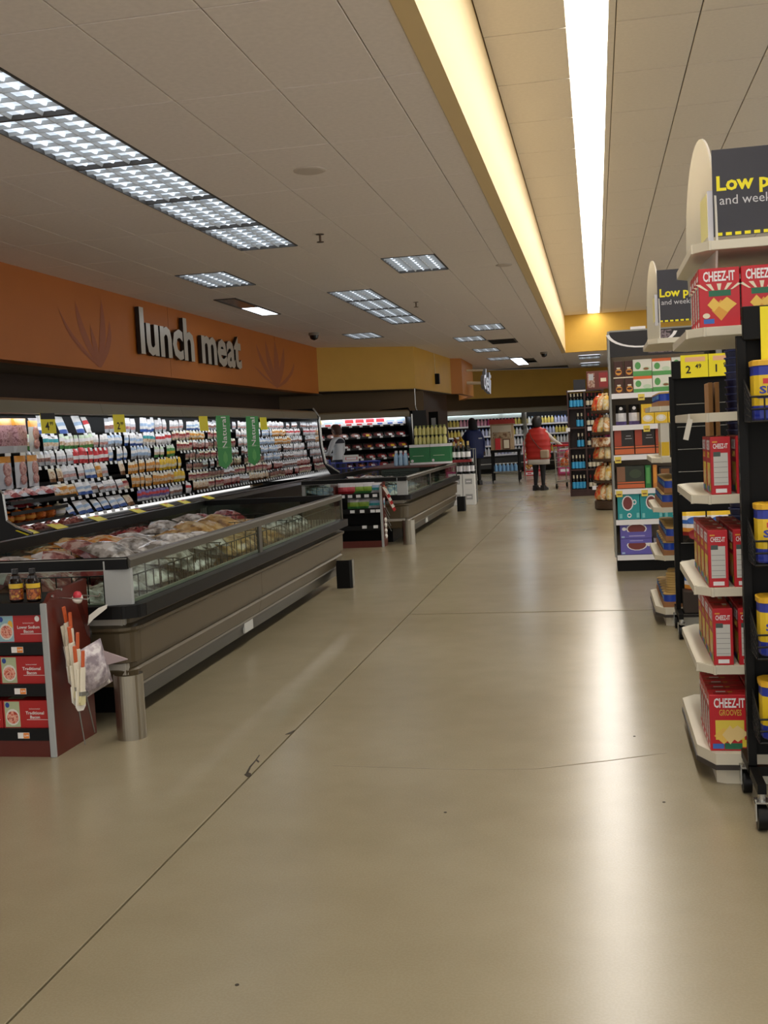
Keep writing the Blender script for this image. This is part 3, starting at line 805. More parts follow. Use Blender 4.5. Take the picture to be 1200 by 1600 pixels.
# ================================================================ coffin freezers
BRONZE = M('bronze_panel', '#5a4f3b', .36, .25)
BUMP = M('bumper_black', '#0a0a0a', .45, spec=.25)
GREYP = M('grey_post', '#a7aaa9', .5)
GREYR = M('grey_rail', '#55524a', .35, .4)
LINER = M('freezer_liner', '#b9b4a8', .5)
GL = glass('freezer_glass', '#dfe9e2')
WIRE = M('wire_dark', '#242424', .4, .5)
def freezer(label, loc, rz, L, split, Wd=1.42):
    """local: x = 0 at the front face (faces +x), runs along +y, width toward -x"""
    t = empty('coffin_freezer', loc, rz, label=label, cat='freezer')
    zb, zt = .635, .885
    # front body: profile with ridge and recess
    prof = [(-.10, .20), (-.035, .215), (-.012, .30), (-.03, .315), (-.03, .335), (-.004, .345), (.0, .50), (.018, .515), (.018, .53), (-.03, .545), (-.028, .60), (-.10, .60)]
    n = 2
    for i in range(n):
        y0, y1 = (0.10, split) if i == 0 else (split, L)
        MB().prism(prof, 'y', y0+.002, y1-.002, BRONZE).build('front_panel', t)
    # rounded near corner and end wall
    def endring(y, sgn):
        b = MB()
        for (z0, x0), (z1, x1) in zip([(p[1], p[0]) for p in prof[:-1]], [(p[1], p[0]) for p in prof[1:]]):
            pass
        pts = []
        for k in range(5):
            a = PI/2*k/4; pts.append((-.10+.10*math.sin(a)*1.0, y + sgn*.10*(1-math.cos(a))*1.0))
        return pts
    b = MB()
    cs = 6
    for j in range(len(prof)-1):
        (xa, za), (xb, zb_) = prof[j], prof[j+1]
        for k in range(cs):
            a0, a1 = PI/2*k/cs, PI/2*(k+1)/cs
            def P(x, z, a):
                r = .10 + x
                return (-.10 + r*math.cos(a), .10 - r*math.sin(a), z)
            b.add([P(xa, za, a0), P(xa, za, a1), P(xb, zb_, a1), P(xb, zb_, a0)], [(3, 2, 1, 0)], BRONZE, smooth=True)
        b.add([(-.10, -xa, za), (-Wd+.05, -xa, za), (-Wd+.05, -xb, zb_), (-.10, -xb, zb_)], [(3, 2, 1, 0)], BRONZE)
    b.build('end_panel', t)
    MB().prism([(p[0], p[1]) for p in [(-Wd, .2), (-Wd+.03, .2), (-Wd+.03, .6), (-Wd, .6)]], 'y', .05, L-.05, BRONZE).build('rear_panel', t)
    MB().box(-Wd+.05, L-.03, .2, -.03, L, .6, BRONZE).build('end_panel', t)
    # plinth + kick rail
    MB().box(-Wd+.2, .35, 0, -.28, L-.2, .2, CASEB).build('plinth', t)
    MB().prism([(-.09, .105), (-.075, .10), (-.05, .175), (-.045, .2), (-.06, .21), (-.1, .2)], 'y', .12, L-.02, M('kick_rail_black', '#23231f', .3, .2)).build('kick_rail', t)
    MB().box(-.056, .12, .196, -.04, L-.02, .21, ALU).build('kick_trim', t)
    MB().box(-.058, split*.86, .12, -.045, split*.86+.2, .19, M('rating_plate', '#c9cbc6', .4)).build('rating_plate', t)
    # bumper around
    b = MB()
    ring = [(.022, L), (.022, .06), (.012, .015), (-.03, -.018), (-.08, -.022), (-Wd, -.022)]
    for (xa, ya), (xb, yb) in zip(ring[:-1], ring[1:]):
        b.bar((xa, ya, .618), (xb, yb, .618), .075, .066, BUMP)
    for (xa, ya) in ring[1:-1]: b.cyl((xa, ya, .585), (xa, ya, .651), .0375, BUMP, n=10)
    b.bar((-Wd, L, .618), (-Wd, -.02, .618), .06, .066, BUMP)
    b.build('bumper', t)
    MB().bar((.0, .08, zb), (.0, L, zb), .03, .012, ALU).build('glass_channel', t)
    MB().bar((-.12, -.012, zb), (-Wd+.02, -.012, zb), .03, .012, ALU).build('glass_channel', t)
    MB().bar((-Wd+.03, 0, zb+.03), (-Wd+.03, L, zb+.03), .05, .05, GREYR).build('glass_channel', t)
    # corner post (flat grey plate turned to the aisle) and other posts
    MB().prism([(-.125, -.022), (.004, .012), (.01, .03), (.0, .05), (-.125, .01)], 'z', .645, zt-.006, GREYP).build('corner_post', t)
    MB().box(-.006, split-.035, zb, .012, split+.035, zt-.01, GREYR, bev=.003).build('mid_post', t)
    MB().box(-.01, L-.03, zb, .012, L, zt-.005, GREYR).build('end_post', t)
    MB().box(-Wd, L-.05, zb, -Wd+.05, L, zt, GREYR).build('corner_post', t)
    MB().box(-Wd, 0, zb, -Wd+.05, .05, zt, GREYP).build('corner_post', t)
    MB().box(-Wd, split-.02, zb, -Wd+.03, split+.02, zt, GREYR).build('mid_post', t)
    # top rails
    MB().prism([(-.05, zt-.035), (.012, zt-.045), (.016, zt-.006), (.004, zt+.006), (-.045, zt+.006)], 'y', .0, L, GREYR).build('top_rail', t)
    MB().prism([(-.02, zt-.05), (.03, zt-.05), (.03, zt-.0), (.0, zt+.012), (-.02, zt)], 'x', -Wd, .0, BUMP).build('top_rail', t)
    MB().box(-Wd, -.021, zt-.054, -.12, -.018, zt-.049, ALU).build('rail_trim', t)
    MB().box(-Wd, -.0155, zt+.001, -.0, -.006, zt+.0065, ALU).build('rail_trim', t)
    MB().bar((-Wd+.03, 0, zt-.03), (-Wd+.03, L, zt-.03), .06, .07, BUMP).build('top_rail', t)
    MB().bar((-Wd, L-.03, zt-.02), (0, L-.03, zt-.02), .06, .05, BUMP).build('top_rail', t)
    # glass
    MB().box(-.003, .05, zb+.006, .003, split-.035, zt-.04, GL).build('glass_pane', t)
    MB().box(-.003, split+.035, zb+.006, .003, L-.03, zt-.04, GL).build('glass_pane', t)
    MB().box(-Wd+.05, -.012, zb+.006, -.125, -.008, zt-.05, GL).build('glass_pane', t)
    MB().box(-Wd+.02, .05, zb+.055, -Wd+.026, L-.05, zt-.065, GL).build('glass_pane', t)
    MB().box(-Wd+.05, L-.012, zb+.006, -.01, L-.008, zt-.045, GL).build('glass_pane', t)
    # liner tub
    b = MB(); b.box(-Wd+.06, .03, .28, -.06, L-.05, .30, LINER)
    b.box(-Wd+.05, .03, .28, -Wd+.065, L-.05, .66, LINER); b.box(-.065, .03, .28, -.05, L-.05, .655, LINER); b.box(-Wd+.06, .02, .28, -.06, .03, .655, LINER); b.box(-Wd+.06, L-.06, .28, -.06, L-.05, .655, LINER)
    b.build('liner', t)
    # wire dividers
    for y in [k*L/6 for k in range(1, 6)] + [.09]:
        b = MB(); xs = [-Wd+.09 + i*(Wd-.18)/14 for i in range(15)]
        for x in xs: b.box(x-.0025, y-.0025, .31, x+.0025, y+.0025, .79, WIRE)
        for z in (.45, .6, .79): b.box(-Wd+.08, y-.003, z-.003, -.08, y+.003, z+.003, WIRE)
        b.build('wire_divider', t)
    b = MB()
    for i in range(int(L/.11)):
        y = .1 + i*.11; b.box(-.087, y-.0025, .31, -.082, y+.0025, .77, WIRE)
    for z in (.62, .77): b.box(-.088, .09, z-.003, -.081, L-.1, z+.003, WIRE)
    b.build('wire_guard', t)
    return t
FZ1 = (-2.37, 5.20, 0); A1 = math.radians(1.15)
freezer('long bronze coffin freezer with glass sides, the near one', FZ1, A1, 5.2, 2.36)
FZ2 = (-2.47, 14.15, 0)
freezer('long bronze coffin freezer carrying green cases, the far one', FZ2, math.radians(.4), 5.5, 2.15)
# products in the near freezer
BS1 = speckle('bag_silver', '#f6f4f2', '#c4c0bc', '#7e7870', 14, .2); BS2 = speckle('bag_orange', '#f09a3a', '#f4d4a0', '#d8702a', 10, .25); BS3 = speckle('bag_pink', '#e0c4bc', '#b07068', '#7c3434', 14, .25); BS4 = speckle('bag_tan', '#dcc08a', '#c8a060', '#8e6a3a', 12, .25); BS5 = speckle('bag_blue', '#eef2f4', '#8ab0d4', '#c8d4dc', 10, .25)
BAGK = {
 'red_pack': pouch(.24, .3, .06, [C_DKRED, BS3, R_MEAT, BS3, C_DKRED], C_CLEAR, nx=5),
 'pink_pack': pouch(.26, .32, .06, [C_WHITE, BS3, BS3, BS3, BS3], C_CLEAR, nx=5),
 'silver_bag': pouch(.26, .34, .07, [BS1, BS1, BS1, BS1, BS1], C_CLEAR, nx=5),
 'orange_bag': pouch(.26, .34, .06, [C_ORANGE, BS2, BS2, BS2, BS2], C_CLEAR, nx=5),
 'blue_bag': pouch(.26, .34, .06, [BS5, BS5, BS5, C_LBLUE, C_WHITE], C_CLEAR, nx=5),
 'yellow_bag': pouch(.26, .34, .06, [BS4, BS4, BS4, BS4, BS4], C_CLEAR, nx=5),
 'green_bag': pouch(.26, .34, .06, [C_GREEN, C_LGREEN, C_GREEN, C_GREEN, C_WHITE], C_CLEAR, nx=5),
}
BAGM = {k: v.mesh(k) for k, v in BAGK.items()}
BTXT = {'red_pack': 'red frozen meat pack', 'pink_pack': 'pink and white frozen meat pack', 'silver_bag': 'shiny silver frozen bag', 'orange_bag': 'orange frozen bag', 'blue_bag': 'white and blue frozen bag', 'yellow_bag': 'tan frozen bag', 'green_bag': 'green frozen bag'}
def fill(origin, rz, L, plan, where, top):
    T = Matrix.Translation(origin) @ Euler((0, 0, rz)).to_matrix().to_4x4()
    for lay in range(3):
        for yi in range(int((L-.3)/.25)):
            y = .25 + yi*.25
            for xi in range(4):
                x = -.21 - xi*.31
                z = .525 + lay*.10 + random.uniform(-.015, .015)
                kd, mx = plan(y/L, xi)
                if lay > mx: continue
                if lay < mx-1: continue
                p = T @ Vector((x+random.uniform(-.02, .02), y+random.uniform(-.02, .02), z))
                o = link('frozen_bag', BAGM[kd], None, p, rot=(-1.35+random.uniform(-.25, .15), random.uniform(-.2, .2), rz+PI/2+random.uniform(-.5, .5)))
                q = ['near end', 'middle', 'far end'][min(2, int(y/L*3))]
                o['label'] = '%s, %s, %s file, %s along, %s layer' % (BTXT[kd], where, ['aisle', 'second', 'third', 'rear'][xi], nth(yi), 'upper' if lay == mx else 'lower')
                o['category'] = 'frozen food'; o['group'] = '%s, %s %s' % (BTXT[kd], where, q)
def plan1(f, xi):
    if f < .12: return (['silver_bag', 'pink_pack', 'red_pack', 'pink_pack'][xi], [1, 2, 2, 2][xi])
    if f < .22: return (['silver_bag', 'red_pack', 'silver_bag', 'silver_bag'][xi], [1, 2, 2, 2][xi])
    if f < .36: return (['silver_bag', 'silver_bag', 'pink_pack', 'orange_bag'][xi], [2, 2, 2, 3][xi])
    if f < .46: return (['silver_bag', 'blue_bag', 'orange_bag', 'orange_bag'][xi], [2, 2, 3, 3][xi])
    if f < .75: return (['yellow_bag', 'yellow_bag', 'silver_bag', 'red_pack'][xi], [1, 2, 2, 2][xi])
    return (['silver_bag', 'yellow_bag', 'red_pack', 'green_bag'][xi], [1, 1, 2, 1][xi])
fill(FZ1, A1, 5.12, plan1, 'near coffin freezer', .8)
def plan2(f, xi): return (['blue_bag', 'silver_bag', 'pink_pack', 'blue_bag'][xi], [1, 2, 2, 1][xi]) if f < .5 else (['green_bag', 'silver_bag', 'green_bag', 'blue_bag'][xi], 0)
fill(FZ2, math.radians(.4), 5.5, plan2, 'far coffin freezer', .7)

# stainless corner guards
SS = M('stainless_guard', '#a8a294', .28, .95)
def guard(x, y, r, h, label):
    b = MB(); n = 22
    a0, a1 = math.radians(-165), math.radians(65)
    for i in range(n):
        t0, t1 = a0+(a1-a0)*i/n, a0+(a1-a0)*(i+1)/n
        for rr, flip in ((r, False), (r-.004, True)):
            q = [(rr*math.cos(t0), rr*math.sin(t0), 0), (rr*math.cos(t1), rr*math.sin(t1), 0), (rr*math.cos(t1), rr*math.sin(t1), h), (rr*math.cos(t0), rr*math.sin(t0), h)]
            b.add(q, [(0, 1, 2, 3)] if not flip else [(3, 2, 1, 0)], SS, smooth=True)
        b.add([(r*math.cos(t0), r*math.sin(t0), h), (r*math.cos(t1), r*math.sin(t1), h), ((r-.004)*math.cos(t1), (r-.004)*math.sin(t1), h), ((r-.004)*math.cos(t0), (r-.004)*math.sin(t0), h)], [(0, 1, 2, 3)], SS)
    return b.build('corner_guard', None, (x, y, 0), label=label, cat='corner guard')
guard(-2.345, 5.06, .073, .325, 'curved stainless steel floor guard at the near corner of the near freezer')
guard(-2.47, 14.14, .085, .32, 'curved stainless steel floor guard at the near corner of the far freezer')
for x, y, lb in ((-2.40, 10.22, 'black floor guard at the far corner of the near freezer'), (-2.42, 19.7, 'black floor guard at the far corner of the far freezer')):
    b = MB(); b.prism([(-.1, -.06), (.03, -.06), (.05, -.03), (.05, .05), (.04, .05), (.035, -.025), (.02, -.045), (-.1, -.045)], 'z', 0, .27, BUMP); b.box(.042, -.03, 0.0, .054, .05, .27, ALU)
    b.build('corner_guard', None, (x, y, 0), label=lb, cat='corner guard')
# ================================================================ bacon end display (near) and its far twin
MAHOG = M('mahogany_laminate', '#5c1f14', .35, noise=.12, scale=6)
REDB = M('bacon_red', '#b3211f', .4); REDB2 = M('bacon_red_dark', '#8c1718', .4)
PHOTO1 = speckle('bacon_photo', '#d86a54', '#f0b49c', '#b8402e', 60); PHOTO_G = M('photo_green', '#b9c39a', .5); PHOTO_B = M('photo_blue', '#9cc4cc', .5)
PLATE = M('photo_plate', '#e8e4da', .5); EGG = M('photo_egg', '#eeb83c', .5); LOGO = M('logo_blue', '#2a4a9a', .4)
OR_TAG = M('tag_orange', '#f08a2a', .5)
def end_display(loc, w, depth, shelves, label, htop=.74, hside=.80):
    """front faces -y; right side panel at x = 0; extends toward -x"""
    t = empty('end_display', loc, label=label, cat='display shelf')
    MB().prism([(.0, 0), (depth, 0), (depth, hside+.0), (.06, hside-.02), (.015, hside-.055), (0, hside-.06)], 'x', -.022, 0, MAHOG).build('side_panel', t)
    MB().box(-.03, -.012, 0, .002, 0.0, htop, GREYP, bev=.003).build('edge_trim', t)
    MB().box(-w, .0, 0, -.03, .02, .085, MAHOG).build('kick_board', t)
    MB().box(-w, depth-.03, .05, -.022, depth, htop-.02, BLACK).build('back_panel', t)
    MB().box(-w-.02, 0, 0, -w, depth, hside-.03, MAHOG).build('side_panel', t)
    for z in shelves:
        MB().box(-w, .01, z-.012, -.022, depth-.03, z, BLACK).build('shelf', t)
        MB().box(-w, -.004, z-.055, -.03, .01, z+.004, BLACKP).build('shelf_front', t)
    return t
D1 = (-2.575, 4.72, 0)
d1 = end_display(D1, 1.0, .42, [.135, .35, .55, .74], 'low black end shelf with a mahogany side panel, stacked with red bacon boxes, at left')
def bacon(kind):
    p = [('F', .04, .04, .36, .96, PHOTO_B if kind else PHOTO_G), ('F', .06, .1, .35, .7, PLATE, 'o', 1), ('F', .08, .16, .33, .62, PHOTO1, 'o', 2), ('F', .06, .74, .15, .93, LOGO, 'o', 2)]
    if kind: p += [('F', .24, .45, .35, .8, EGG, 'o', 1), ('F', .82, .74, .92, .95, WHITE, 'o', 1)]
    p += [('T', .04, .1, .36, .9, PHOTO_G), ('F', .5, .30, .95, .315, WHITE)]
    tx = [('F', .68, .68, .008, 'hardwood smoked', WHITE, 0, .055)]
    if kind: tx += [('F', .68, .50, .021, 'Lower Sodium', WHITE, .01, .115), ('F', .68, .35, .021, 'Bacon', WHITE, .01, .05)]
    else: tx += [('F', .68, .50, .021, 'Traditional', WHITE, .01, .095), ('F', .68, .35, .021, 'Bacon', WHITE, .01, .05)]
    return carton(.245, .30, .135, REDB, p, tx)
BC = [bacon(0), bacon(1)]
BCM = [x.mesh('bacon_box') for x in BC]
rowl = ['bottom', 'middle', 'top']
for r, (z, k) in enumerate(((.136, 0), (.351, 0), (.551, 1))):
    for i in range(4):
        x = D1[0]-.03-.123-i*.249
        link('bacon_box', BCM[k], None, (x, D1[1]+.165, z), label='red %s bacon box, %s shelf of end display, %s' % (['traditional', 'lower sodium'][k], rowl[r], ['right end', 'second from right', 'third from right', 'fourth from right'][i]), cat='bacon box', group='bacon boxes on the end display')
        b = MB(); b.box(-.03, -.003, -.014, .03, 0, .014, WHITE); b.box(.0, -.0036, -.013, .029, -.003, .013, OR_TAG)
        b.text('2.99' if k == 0 else '3.99', .012, WHITE, TR(.015, -.0037, -.004), bold=.03, width=.022)
        b.build('price_tag', d1, (x-D1[0]-.01, -.006, z-.03))
# two dark sauce bottles on the top deck
BOT = M('sauce_dark', '#1a0e0a', .15); SAUCE_L = speckle('sauce_label', '#c8702e', '#7a2c18', '#d8a23c', 50); 
def sauce():
    b = MB(); b.lathe([(.03, 0), (.034, .005), (.034, .09), (.031, .1), (.024, .112), (.022, .125), (.014, .135)], BOT, n=14, sy=.8)
    b.lathe([(.0345, .012), (.0345, .062)], SAUCE_L, n=14, sy=.8); b.lathe([(.0345, .066), (.0345, .088)], C_YEL, n=14, sy=.8)
    return b
for i, x in enumerate((-2.765, -2.675, -2.60)):
    if i == 2: continue
    t = empty('sauce_bottle', (x, 4.79, .741), label='small dark sauce bottle with yellow and orange label, %s of two on the end display' % ['left', 'right'][i], cat='bottle', group='sauce bottles on the end display')
    sauce().build('bottle', t); MB().cyl((0, 0, .135), (0, 0, .158), .016, C_BLK, n=12).build('cap', t)

# grill tools hanging on the side panel
HND = M('handle_orange', '#c9592a', .45); CARD = M('card_cream', '#e8e0cc', .6); PLAST = M('plastic_white', '#ece8df', .35); CRUMP = speckle('crumpled_plastic', '#e6e0e0', '#c4b8be', '#988c94', 22, .3); BRIST = M('bristle_cream', '#d8d0a0', .8)
GREYT = M('tool_grey', '#8c8c86', .3, .6); PINKW = M('card_pinkish', '#b8a6a8', .6); CLEARP = glass('clear_pack', '#e8eaea')
def brush(tilt, swing, loc, label):
    t = empty('basting_brush', loc, label=label, cat='brush', group='carded basting brushes')
    t.rotation_euler = (0, tilt, PI/2+swing)
    MB().box(-.034, .0, -.26, .034, .004, -.09, CARD).build('card', t)
    b = MB(); b.box(-.012, -.012, -.08, .012, -.002, 0, HND, bev=.004); b.box(-.018, -.012, -.20, .018, -.002, -.08, CARD, bev=.003); b.build('handle', t)
    MB().box(-.018, -.014, -.215, .018, -.002, -.195, GREYT).build('ferrule', t)
    MB().prism([(-.018, -.215), (.018, -.215), (.022, -.245), (.012, -.258), (-.012, -.258), (-.022, -.245)], 'y', -.012, 0, BRIST).build('bristles', t)
    MB().prism([(-.04, -.19), (.04, -.19), (.04, -.265), (.022, -.285), (-.022, -.285), (-.04, -.265)], 'y', .001, .004, PLAST).build('blister', t)
px0 = D1[0]+.004
bl = [(.06, .17, -.12, .705), (.10, .20, -.05, .675), (.09, .09, -.02, .615), (.13, .16, .02, .58), (.07, .01, .0, .53), (.12, .08, .03, .50)]
bn = ['topmost', 'second', 'third', 'fourth', 'fifth', 'lowest']
for i, (dx, yy, ti, z) in enumerate(bl):
    brush([-.16, .02, -.08, .10, -.03, .14][i], -.25+.12*(i % 2), (px0+.016+.022*i, D1[1]+.02+yy*.55, z), 'white carded basting brush, %s of the bunch on the mahogany panel' % bn[i])
# hook rails the tools hang from
b = MB(); b.tube([(D1[0], D1[1]+.13, .745), (D1[0]+.15, D1[1]+.13, .735), (D1[0]+.16, D1[1]+.13, .75)], .003, CHROME, n=6); b.build('tool_hook', d1, (-D1[0], -D1[1], 0))
b = MB(); b.tube([(D1[0], D1[1]+.26, .74), (D1[0]+.14, D1[1]+.26, .73), (D1[0]+.15, D1[1]+.26, .745)], .003, CHROME, n=6); b.build('tool_hook', d1, (-D1[0], -D1[1], 0))
for i in range(2):
    b = MB(); b.cyl((-.022 if i else .012, D1[1]+.05+.1*i, .795), (.004, D1[1]+.05+.1*i, .795), .007, CHROME, n=8); b.build('clip', d1, (0, -D1[1], -.012 if i else -.03))
t = empty('measuring_spoon', (px0+.07, D1[1]+.17, .735), label='red and white spoon with a clear handle hanging above the basting brushes', cat='spoon')
b = MB(); b.lathe([(.001, -.03), (.018, -.022), (.026, 0), (.024, .012)], PLAST, n=14); b.build('bowl', t, rot=(.9, .3, 0))
MB().lathe([(.001, .024), (.014, .02), (.022, .006), (.022, -.006)][::-1], M('spoon_red', '#d23a4a', .35), n=14).build('red_cap', t, (0, 0, .012))
MB().prism([(-.01, -.01), (.01, -.01), (.014, -.19), (0, -.215), (-.012, -.19)], 'y', -.004, .004, CLEARP).build('clear_handle', t, rot=(0, -.25, .9))
t = empty('oven_mitt_pack', (px0+.06, D1[1]+.33, .52), label='crumpled clear bag of white kitchen goods hanging lowest beside the steel guard', cat='kitchen goods')
b = pouch(.20, .25, .06, [CRUMP]*6, CLEARP, nx=5); b.build('bag', t, (.0, 0, -.28), rot=(.1, -.3, PI/2-.5))
b = MB(); b.prism([(-.02, -.05), (.16, -.13), (.02, -.16), (-.06, -.14)], 'y', -.012, .0, PINKW); b.prism([(-.07, -.10), (.02, -.13), (.06, -.25), (-.09, -.19)], 'y', .0, .015, PLAST); b.build('header_card', t, rot=(.1, 0, .25))
t = empty('tongs_tag', (px0+.08, D1[1]+.30, .63), label='torn white paper tag twisting off the tool hooks', cat='tag')
b = MB(); b.prism([(-.03, -.05), (.0, -.02), (.07, .03), (.075, .05), (.03, .035), (-.02, .0)], 'y', -.002, .002, PLAST); b.build('paper', t, rot=(0, 0, .2))
for i, (yy, zz) in enumerate(((.20, .32), (.12, .29))):
    b = MB(); b.cyl((0, 0, 0), (.02, .05-.03*i, -.27), .005, GREYT, r1=.003, n=7); b.cyl((.004, .01, -.06), (.008, .014, -.075), .016, GREYT, n=8)
    b.build('skewer', None, (px0+.05, D1[1]+yy, zz), label='grey metal skewer dangling under the brushes, %s one' % ['right', 'left'][i], cat='skewer', group='skewers on the mahogany panel')

# far end display with bagged snacks
D2 = (-2.75, 13.86, 0)
d2 = end_display(D2, .62, .26, [.28, .50, .70], 'low black end shelf of bagged snacks before the far freezer', htop=.80, hside=.84)
C_LIME = rgbm('lime', '#9cc04a'); CORAL = rgbm('coral', '#e5626a')
s1 = pouch(.17, .14, .05, [C_WHITE, C_WHITE, CORAL, CORAL, C_RED], C_WHITE).mesh('snack_bag'); s2 = pouch(.17, .14, .05, [C_WHITE, C_WHITE, C_LIME, C_LIME, C_GREEN], C_WHITE).mesh('snack_bag'); s3 = pouch(.15, .13, .05, [C_WHITE, C_LBLUE, C_TEAL, C_WHITE], C_WHITE).mesh('snack_bag')
lay = [(.705, [(-.52, s1, 'coral red'), (-.42, s1, 'coral red'), (-.31, s2, 'green'), (-.2, s2, 'green'), (-.09, s3, 'pale blue')]), (.505, [(-.40, s2, 'green'), (-.27, s2, 'green'), (-.13, s3, 'pale blue'), (-.06, s3, 'pale blue')])]
for r, (z, L) in enumerate(lay):
    for x, me, nm_ in L:
        link('snack_bag', me, None, (D2[0]+x, D2[1]+.1, z), rot=(-.1, 0, random.uniform(-.1, .1)), label='%s and white snack bag, %s shelf of far end display, %s from left' % (nm_, ['top', 'second'][r], nth([q[0] for q in L].index(x))), cat='snack bag', group='%s snack bags, %s' % (nm_, ['top', 'second'][r]))
        MB().box(-.03, -.008, -.05, .03, -.005, -.012, TAGW).build('price_tag', d2, (x, 0, z))
for x in (-.25, -.1): MB().box(-.03, -.008, -.05, .03, -.005, -.012, TAGW).build('price_tag', d2, (x, 0, .30))
for i in range(6):
    b = MB(); b.cyl((0, 0, 0), (.03+.05*i/5*0, .0, -.05), .006, HND, n=6); b.prism([(-.02, -.02), (.02, -.02), (.045, -.12), (.01, -.135)], 'y', -.004, .004, PLAST if i % 2 == 0 else REDP)
    b.build('carded_utensil', None, (D2[0]+.02+.012*i, D2[1]+.03+.02*i, .80-.045*i), rot=(0, -.25, .2), label='white and red carded utensil hanging on the far end display, %s in the column' % ['topmost', 'second', 'third', 'fourth', 'fifth', 'lowest'][i], cat='utensil', group='carded utensils on the far display')
for i in range(4):
    b = MB(); b.cyl((0, 0, 0), (.07, .02, -.16), .004, GREYT, n=6)
    b.build('skewer', None, (D2[0]+.003, D2[1]+.08+.02*i, .56-.07*i), label='thin metal skewer sticking out from the far end display, %s of four' % ['topmost', 'second', 'third', 'lowest'][i], cat='skewer', group='skewers on the far display')
b = MB()
for k in range(4): b.lathe([(.012, 0), (.022, .03), (.012, .06)], PLAST, n=8, T=TR(0, 0, -.07*k))
b.build('netted_strip', None, (D2[0]+.021, D2[1]+.05, .32), label='white knotted hanging strip on the far end display', cat='strip')

# ================================================================ cases and bottles standing on a board over the far freezer
b = MB(); b.box(-.75, -1.3, 0, .42, 1.15, .02, M('board_red', '#5a2a24', .5), bev=.004)
b.build('cover_board', None, (-2.93, 18.35, .908), label='red brown board laid over the far freezer under the green cases', cat='board')
BZ = .929
GRN = M('case_green', '#2f7d4a', .45)
for i, x in enumerate((-2.88, -2.535)):
    c = carton(.34, .40, .33, GRN, [('F', 0, .86, 1, 1, C_WHITE), ('F', 0, 0, 1, .1, C_WHITE), ('F', .08 if i else .05, .12, .2, .26, C_WHITE, 'o'), ('R', 0, .86, 1, 1, C_WHITE), ('R', 0, 0, 1, .1, C_WHITE), ('F', .15, .42, .7, .44, C_LGREEN)])
    c.build('bottle_case', None, (x, 18.1, BZ), label='green carton with white top band on the far freezer, %s of two' % ['left', 'right'][i], cat='carton', group='green cartons on the far freezer')
PB = M('bottle_pale_yellow', '#e3dc8c', .3); PB2 = M('bottle_cap_green', '#8f9a4a', .4)
def sm_bottle(body, cap, h=.17, r=.03):
    b = MB(); b.lathe([(r*.9, 0), (r, .01), (r, h*.6), (r*.45, h*.82), (r*.4, h)], body, n=9, mats=[body, body, body, body]); b.lathe([(r*.5, h*.86), (r*.5, h*1.02)], cap, n=8)
    return b.mesh('bottle')
yb = sm_bottle(PB, PB2, .155, .03)
for lay in range(2):
    for r in range(2):
        for i in range(8):
            link('yellow_bottle', yb, None, (-2.94+i*.068, 17.98+r*.075, BZ+.331+lay*.152), label='pale yellow bottle, %s layer on green cartons, %s row, %s from left' % (['lower', 'upper'][lay], ['front', 'rear'][r], nth(i)), cat='bottle', group='yellow bottles, %s layer' % ['lower', 'upper'][lay])
wb = sm_bottle(M('bottle_water', '#a9cbe6', .2), C_WHITE, .24, .036)
for r in range(2):
    for i in range(3):
        link('water_bottle', wb, None, (-3.27+i*.078, 17.85+r*.08, BZ), label='pale blue bottle beside green cartons, %s row, %s from left' % (['front', 'back'][r], nth(i)), cat='bottle', group='pale blue bottles %d' % r)
def wine(body, lab, foil, h=.30, r=.036, lz=(.04, .13)):
    b = MB(); b.lathe([(r*.92, 0), (r, .006), (r, h*.58), (r*.85, h*.64), (r*.4, h*.74), (r*.38, h)], body, n=12)
    b.lathe([(r*1.02, lz[0]), (r*1.02, lz[1])], lab, n=12); b.lathe([(r*.43, h*.78), (r*.44, h*1.005), (.004, h*1.006)], foil, n=10)
    return b
WGL = M('wine_glass_dark', '#0f1210', .08)
wd = wine(WGL, C_WHITE, M('foil_gold', '#b0975c', .35, .5)).mesh('wine_bottle')
for r in range(2):
    for i in range(4):
        link('wine_bottle', wd, None, (-2.32+i*.077-.02, 18.15+r*.085, BZ+.045), label='dark gold foiled bottle right of green cartons, %s row, %s from left' % (['front', 'back'][r], nth(i)), cat='wine bottle', group='gold foil bottles row %d' % r)
carton(.33, .2, .044, M('tray_red', '#8a2a2c', .5), [('F', .1, .2, .9, .8, C_DKRED)]).build('bottle_tray', None, (-2.225, 18.19, BZ), label='low red tray under the gold foiled wine bottles', cat='tray')
b = MB(); b.lathe([(.05, 0), (.065, .05), (.05, .1)], C_BROWN, n=10)
for k in range(7): b.lathe([(.001, -.02), (.05, 0), (.001, .03)], [C_BROWN, C_YEL, C_DKRED][k % 3], n=7, T=TR(random.uniform(-.07, .07), random.uniform(-.05, .05), .13+random.uniform(0, .12), random.uniform(0, 3), .8))
b.build('dried_flowers', None, (-2.72, 21.9, 1.089), label='dark dried bouquet in front of the person in the blue coat', cat='bouquet')
# stand for the bouquet: slim wine stack of white cartons with bottles on top
wc = carton(.23, .24, .30, M('carton_white', '#e4e4e0', .5), [('F', .2, .35, .8, .7, M('carton_grey', '#a5a5a3', .5)), ('F', .3, .48, .7, .56, C_WHITE, 'r', 1)])
wcm = wc.mesh('wine_carton')
for k in range(2):
    for j in range(2):
        link('wine_carton', wcm, None, (-2.725 + .24*j, 21.4, .001+.301*k), label='white wine carton in the stack past the far freezer, %s of the %s column' % (['bottom', 'upper'][k], ['left', 'right'][j]), cat='carton', group='white wine cartons past the far freezer')
wt = wine(WGL, C_WHITE, M('foil_white', '#e8e8e6', .4), lz=(.05, .16)).mesh('wine_bottle')
for i in range(6):
    link('wine_bottle', wt, None, (-2.79+i*.077, 21.36+.05*(i % 2), .603), label='dark white necked bottle on the white cartons, %s from left' % nth(i), cat='wine bottle', group='white necked bottles on the cartons')
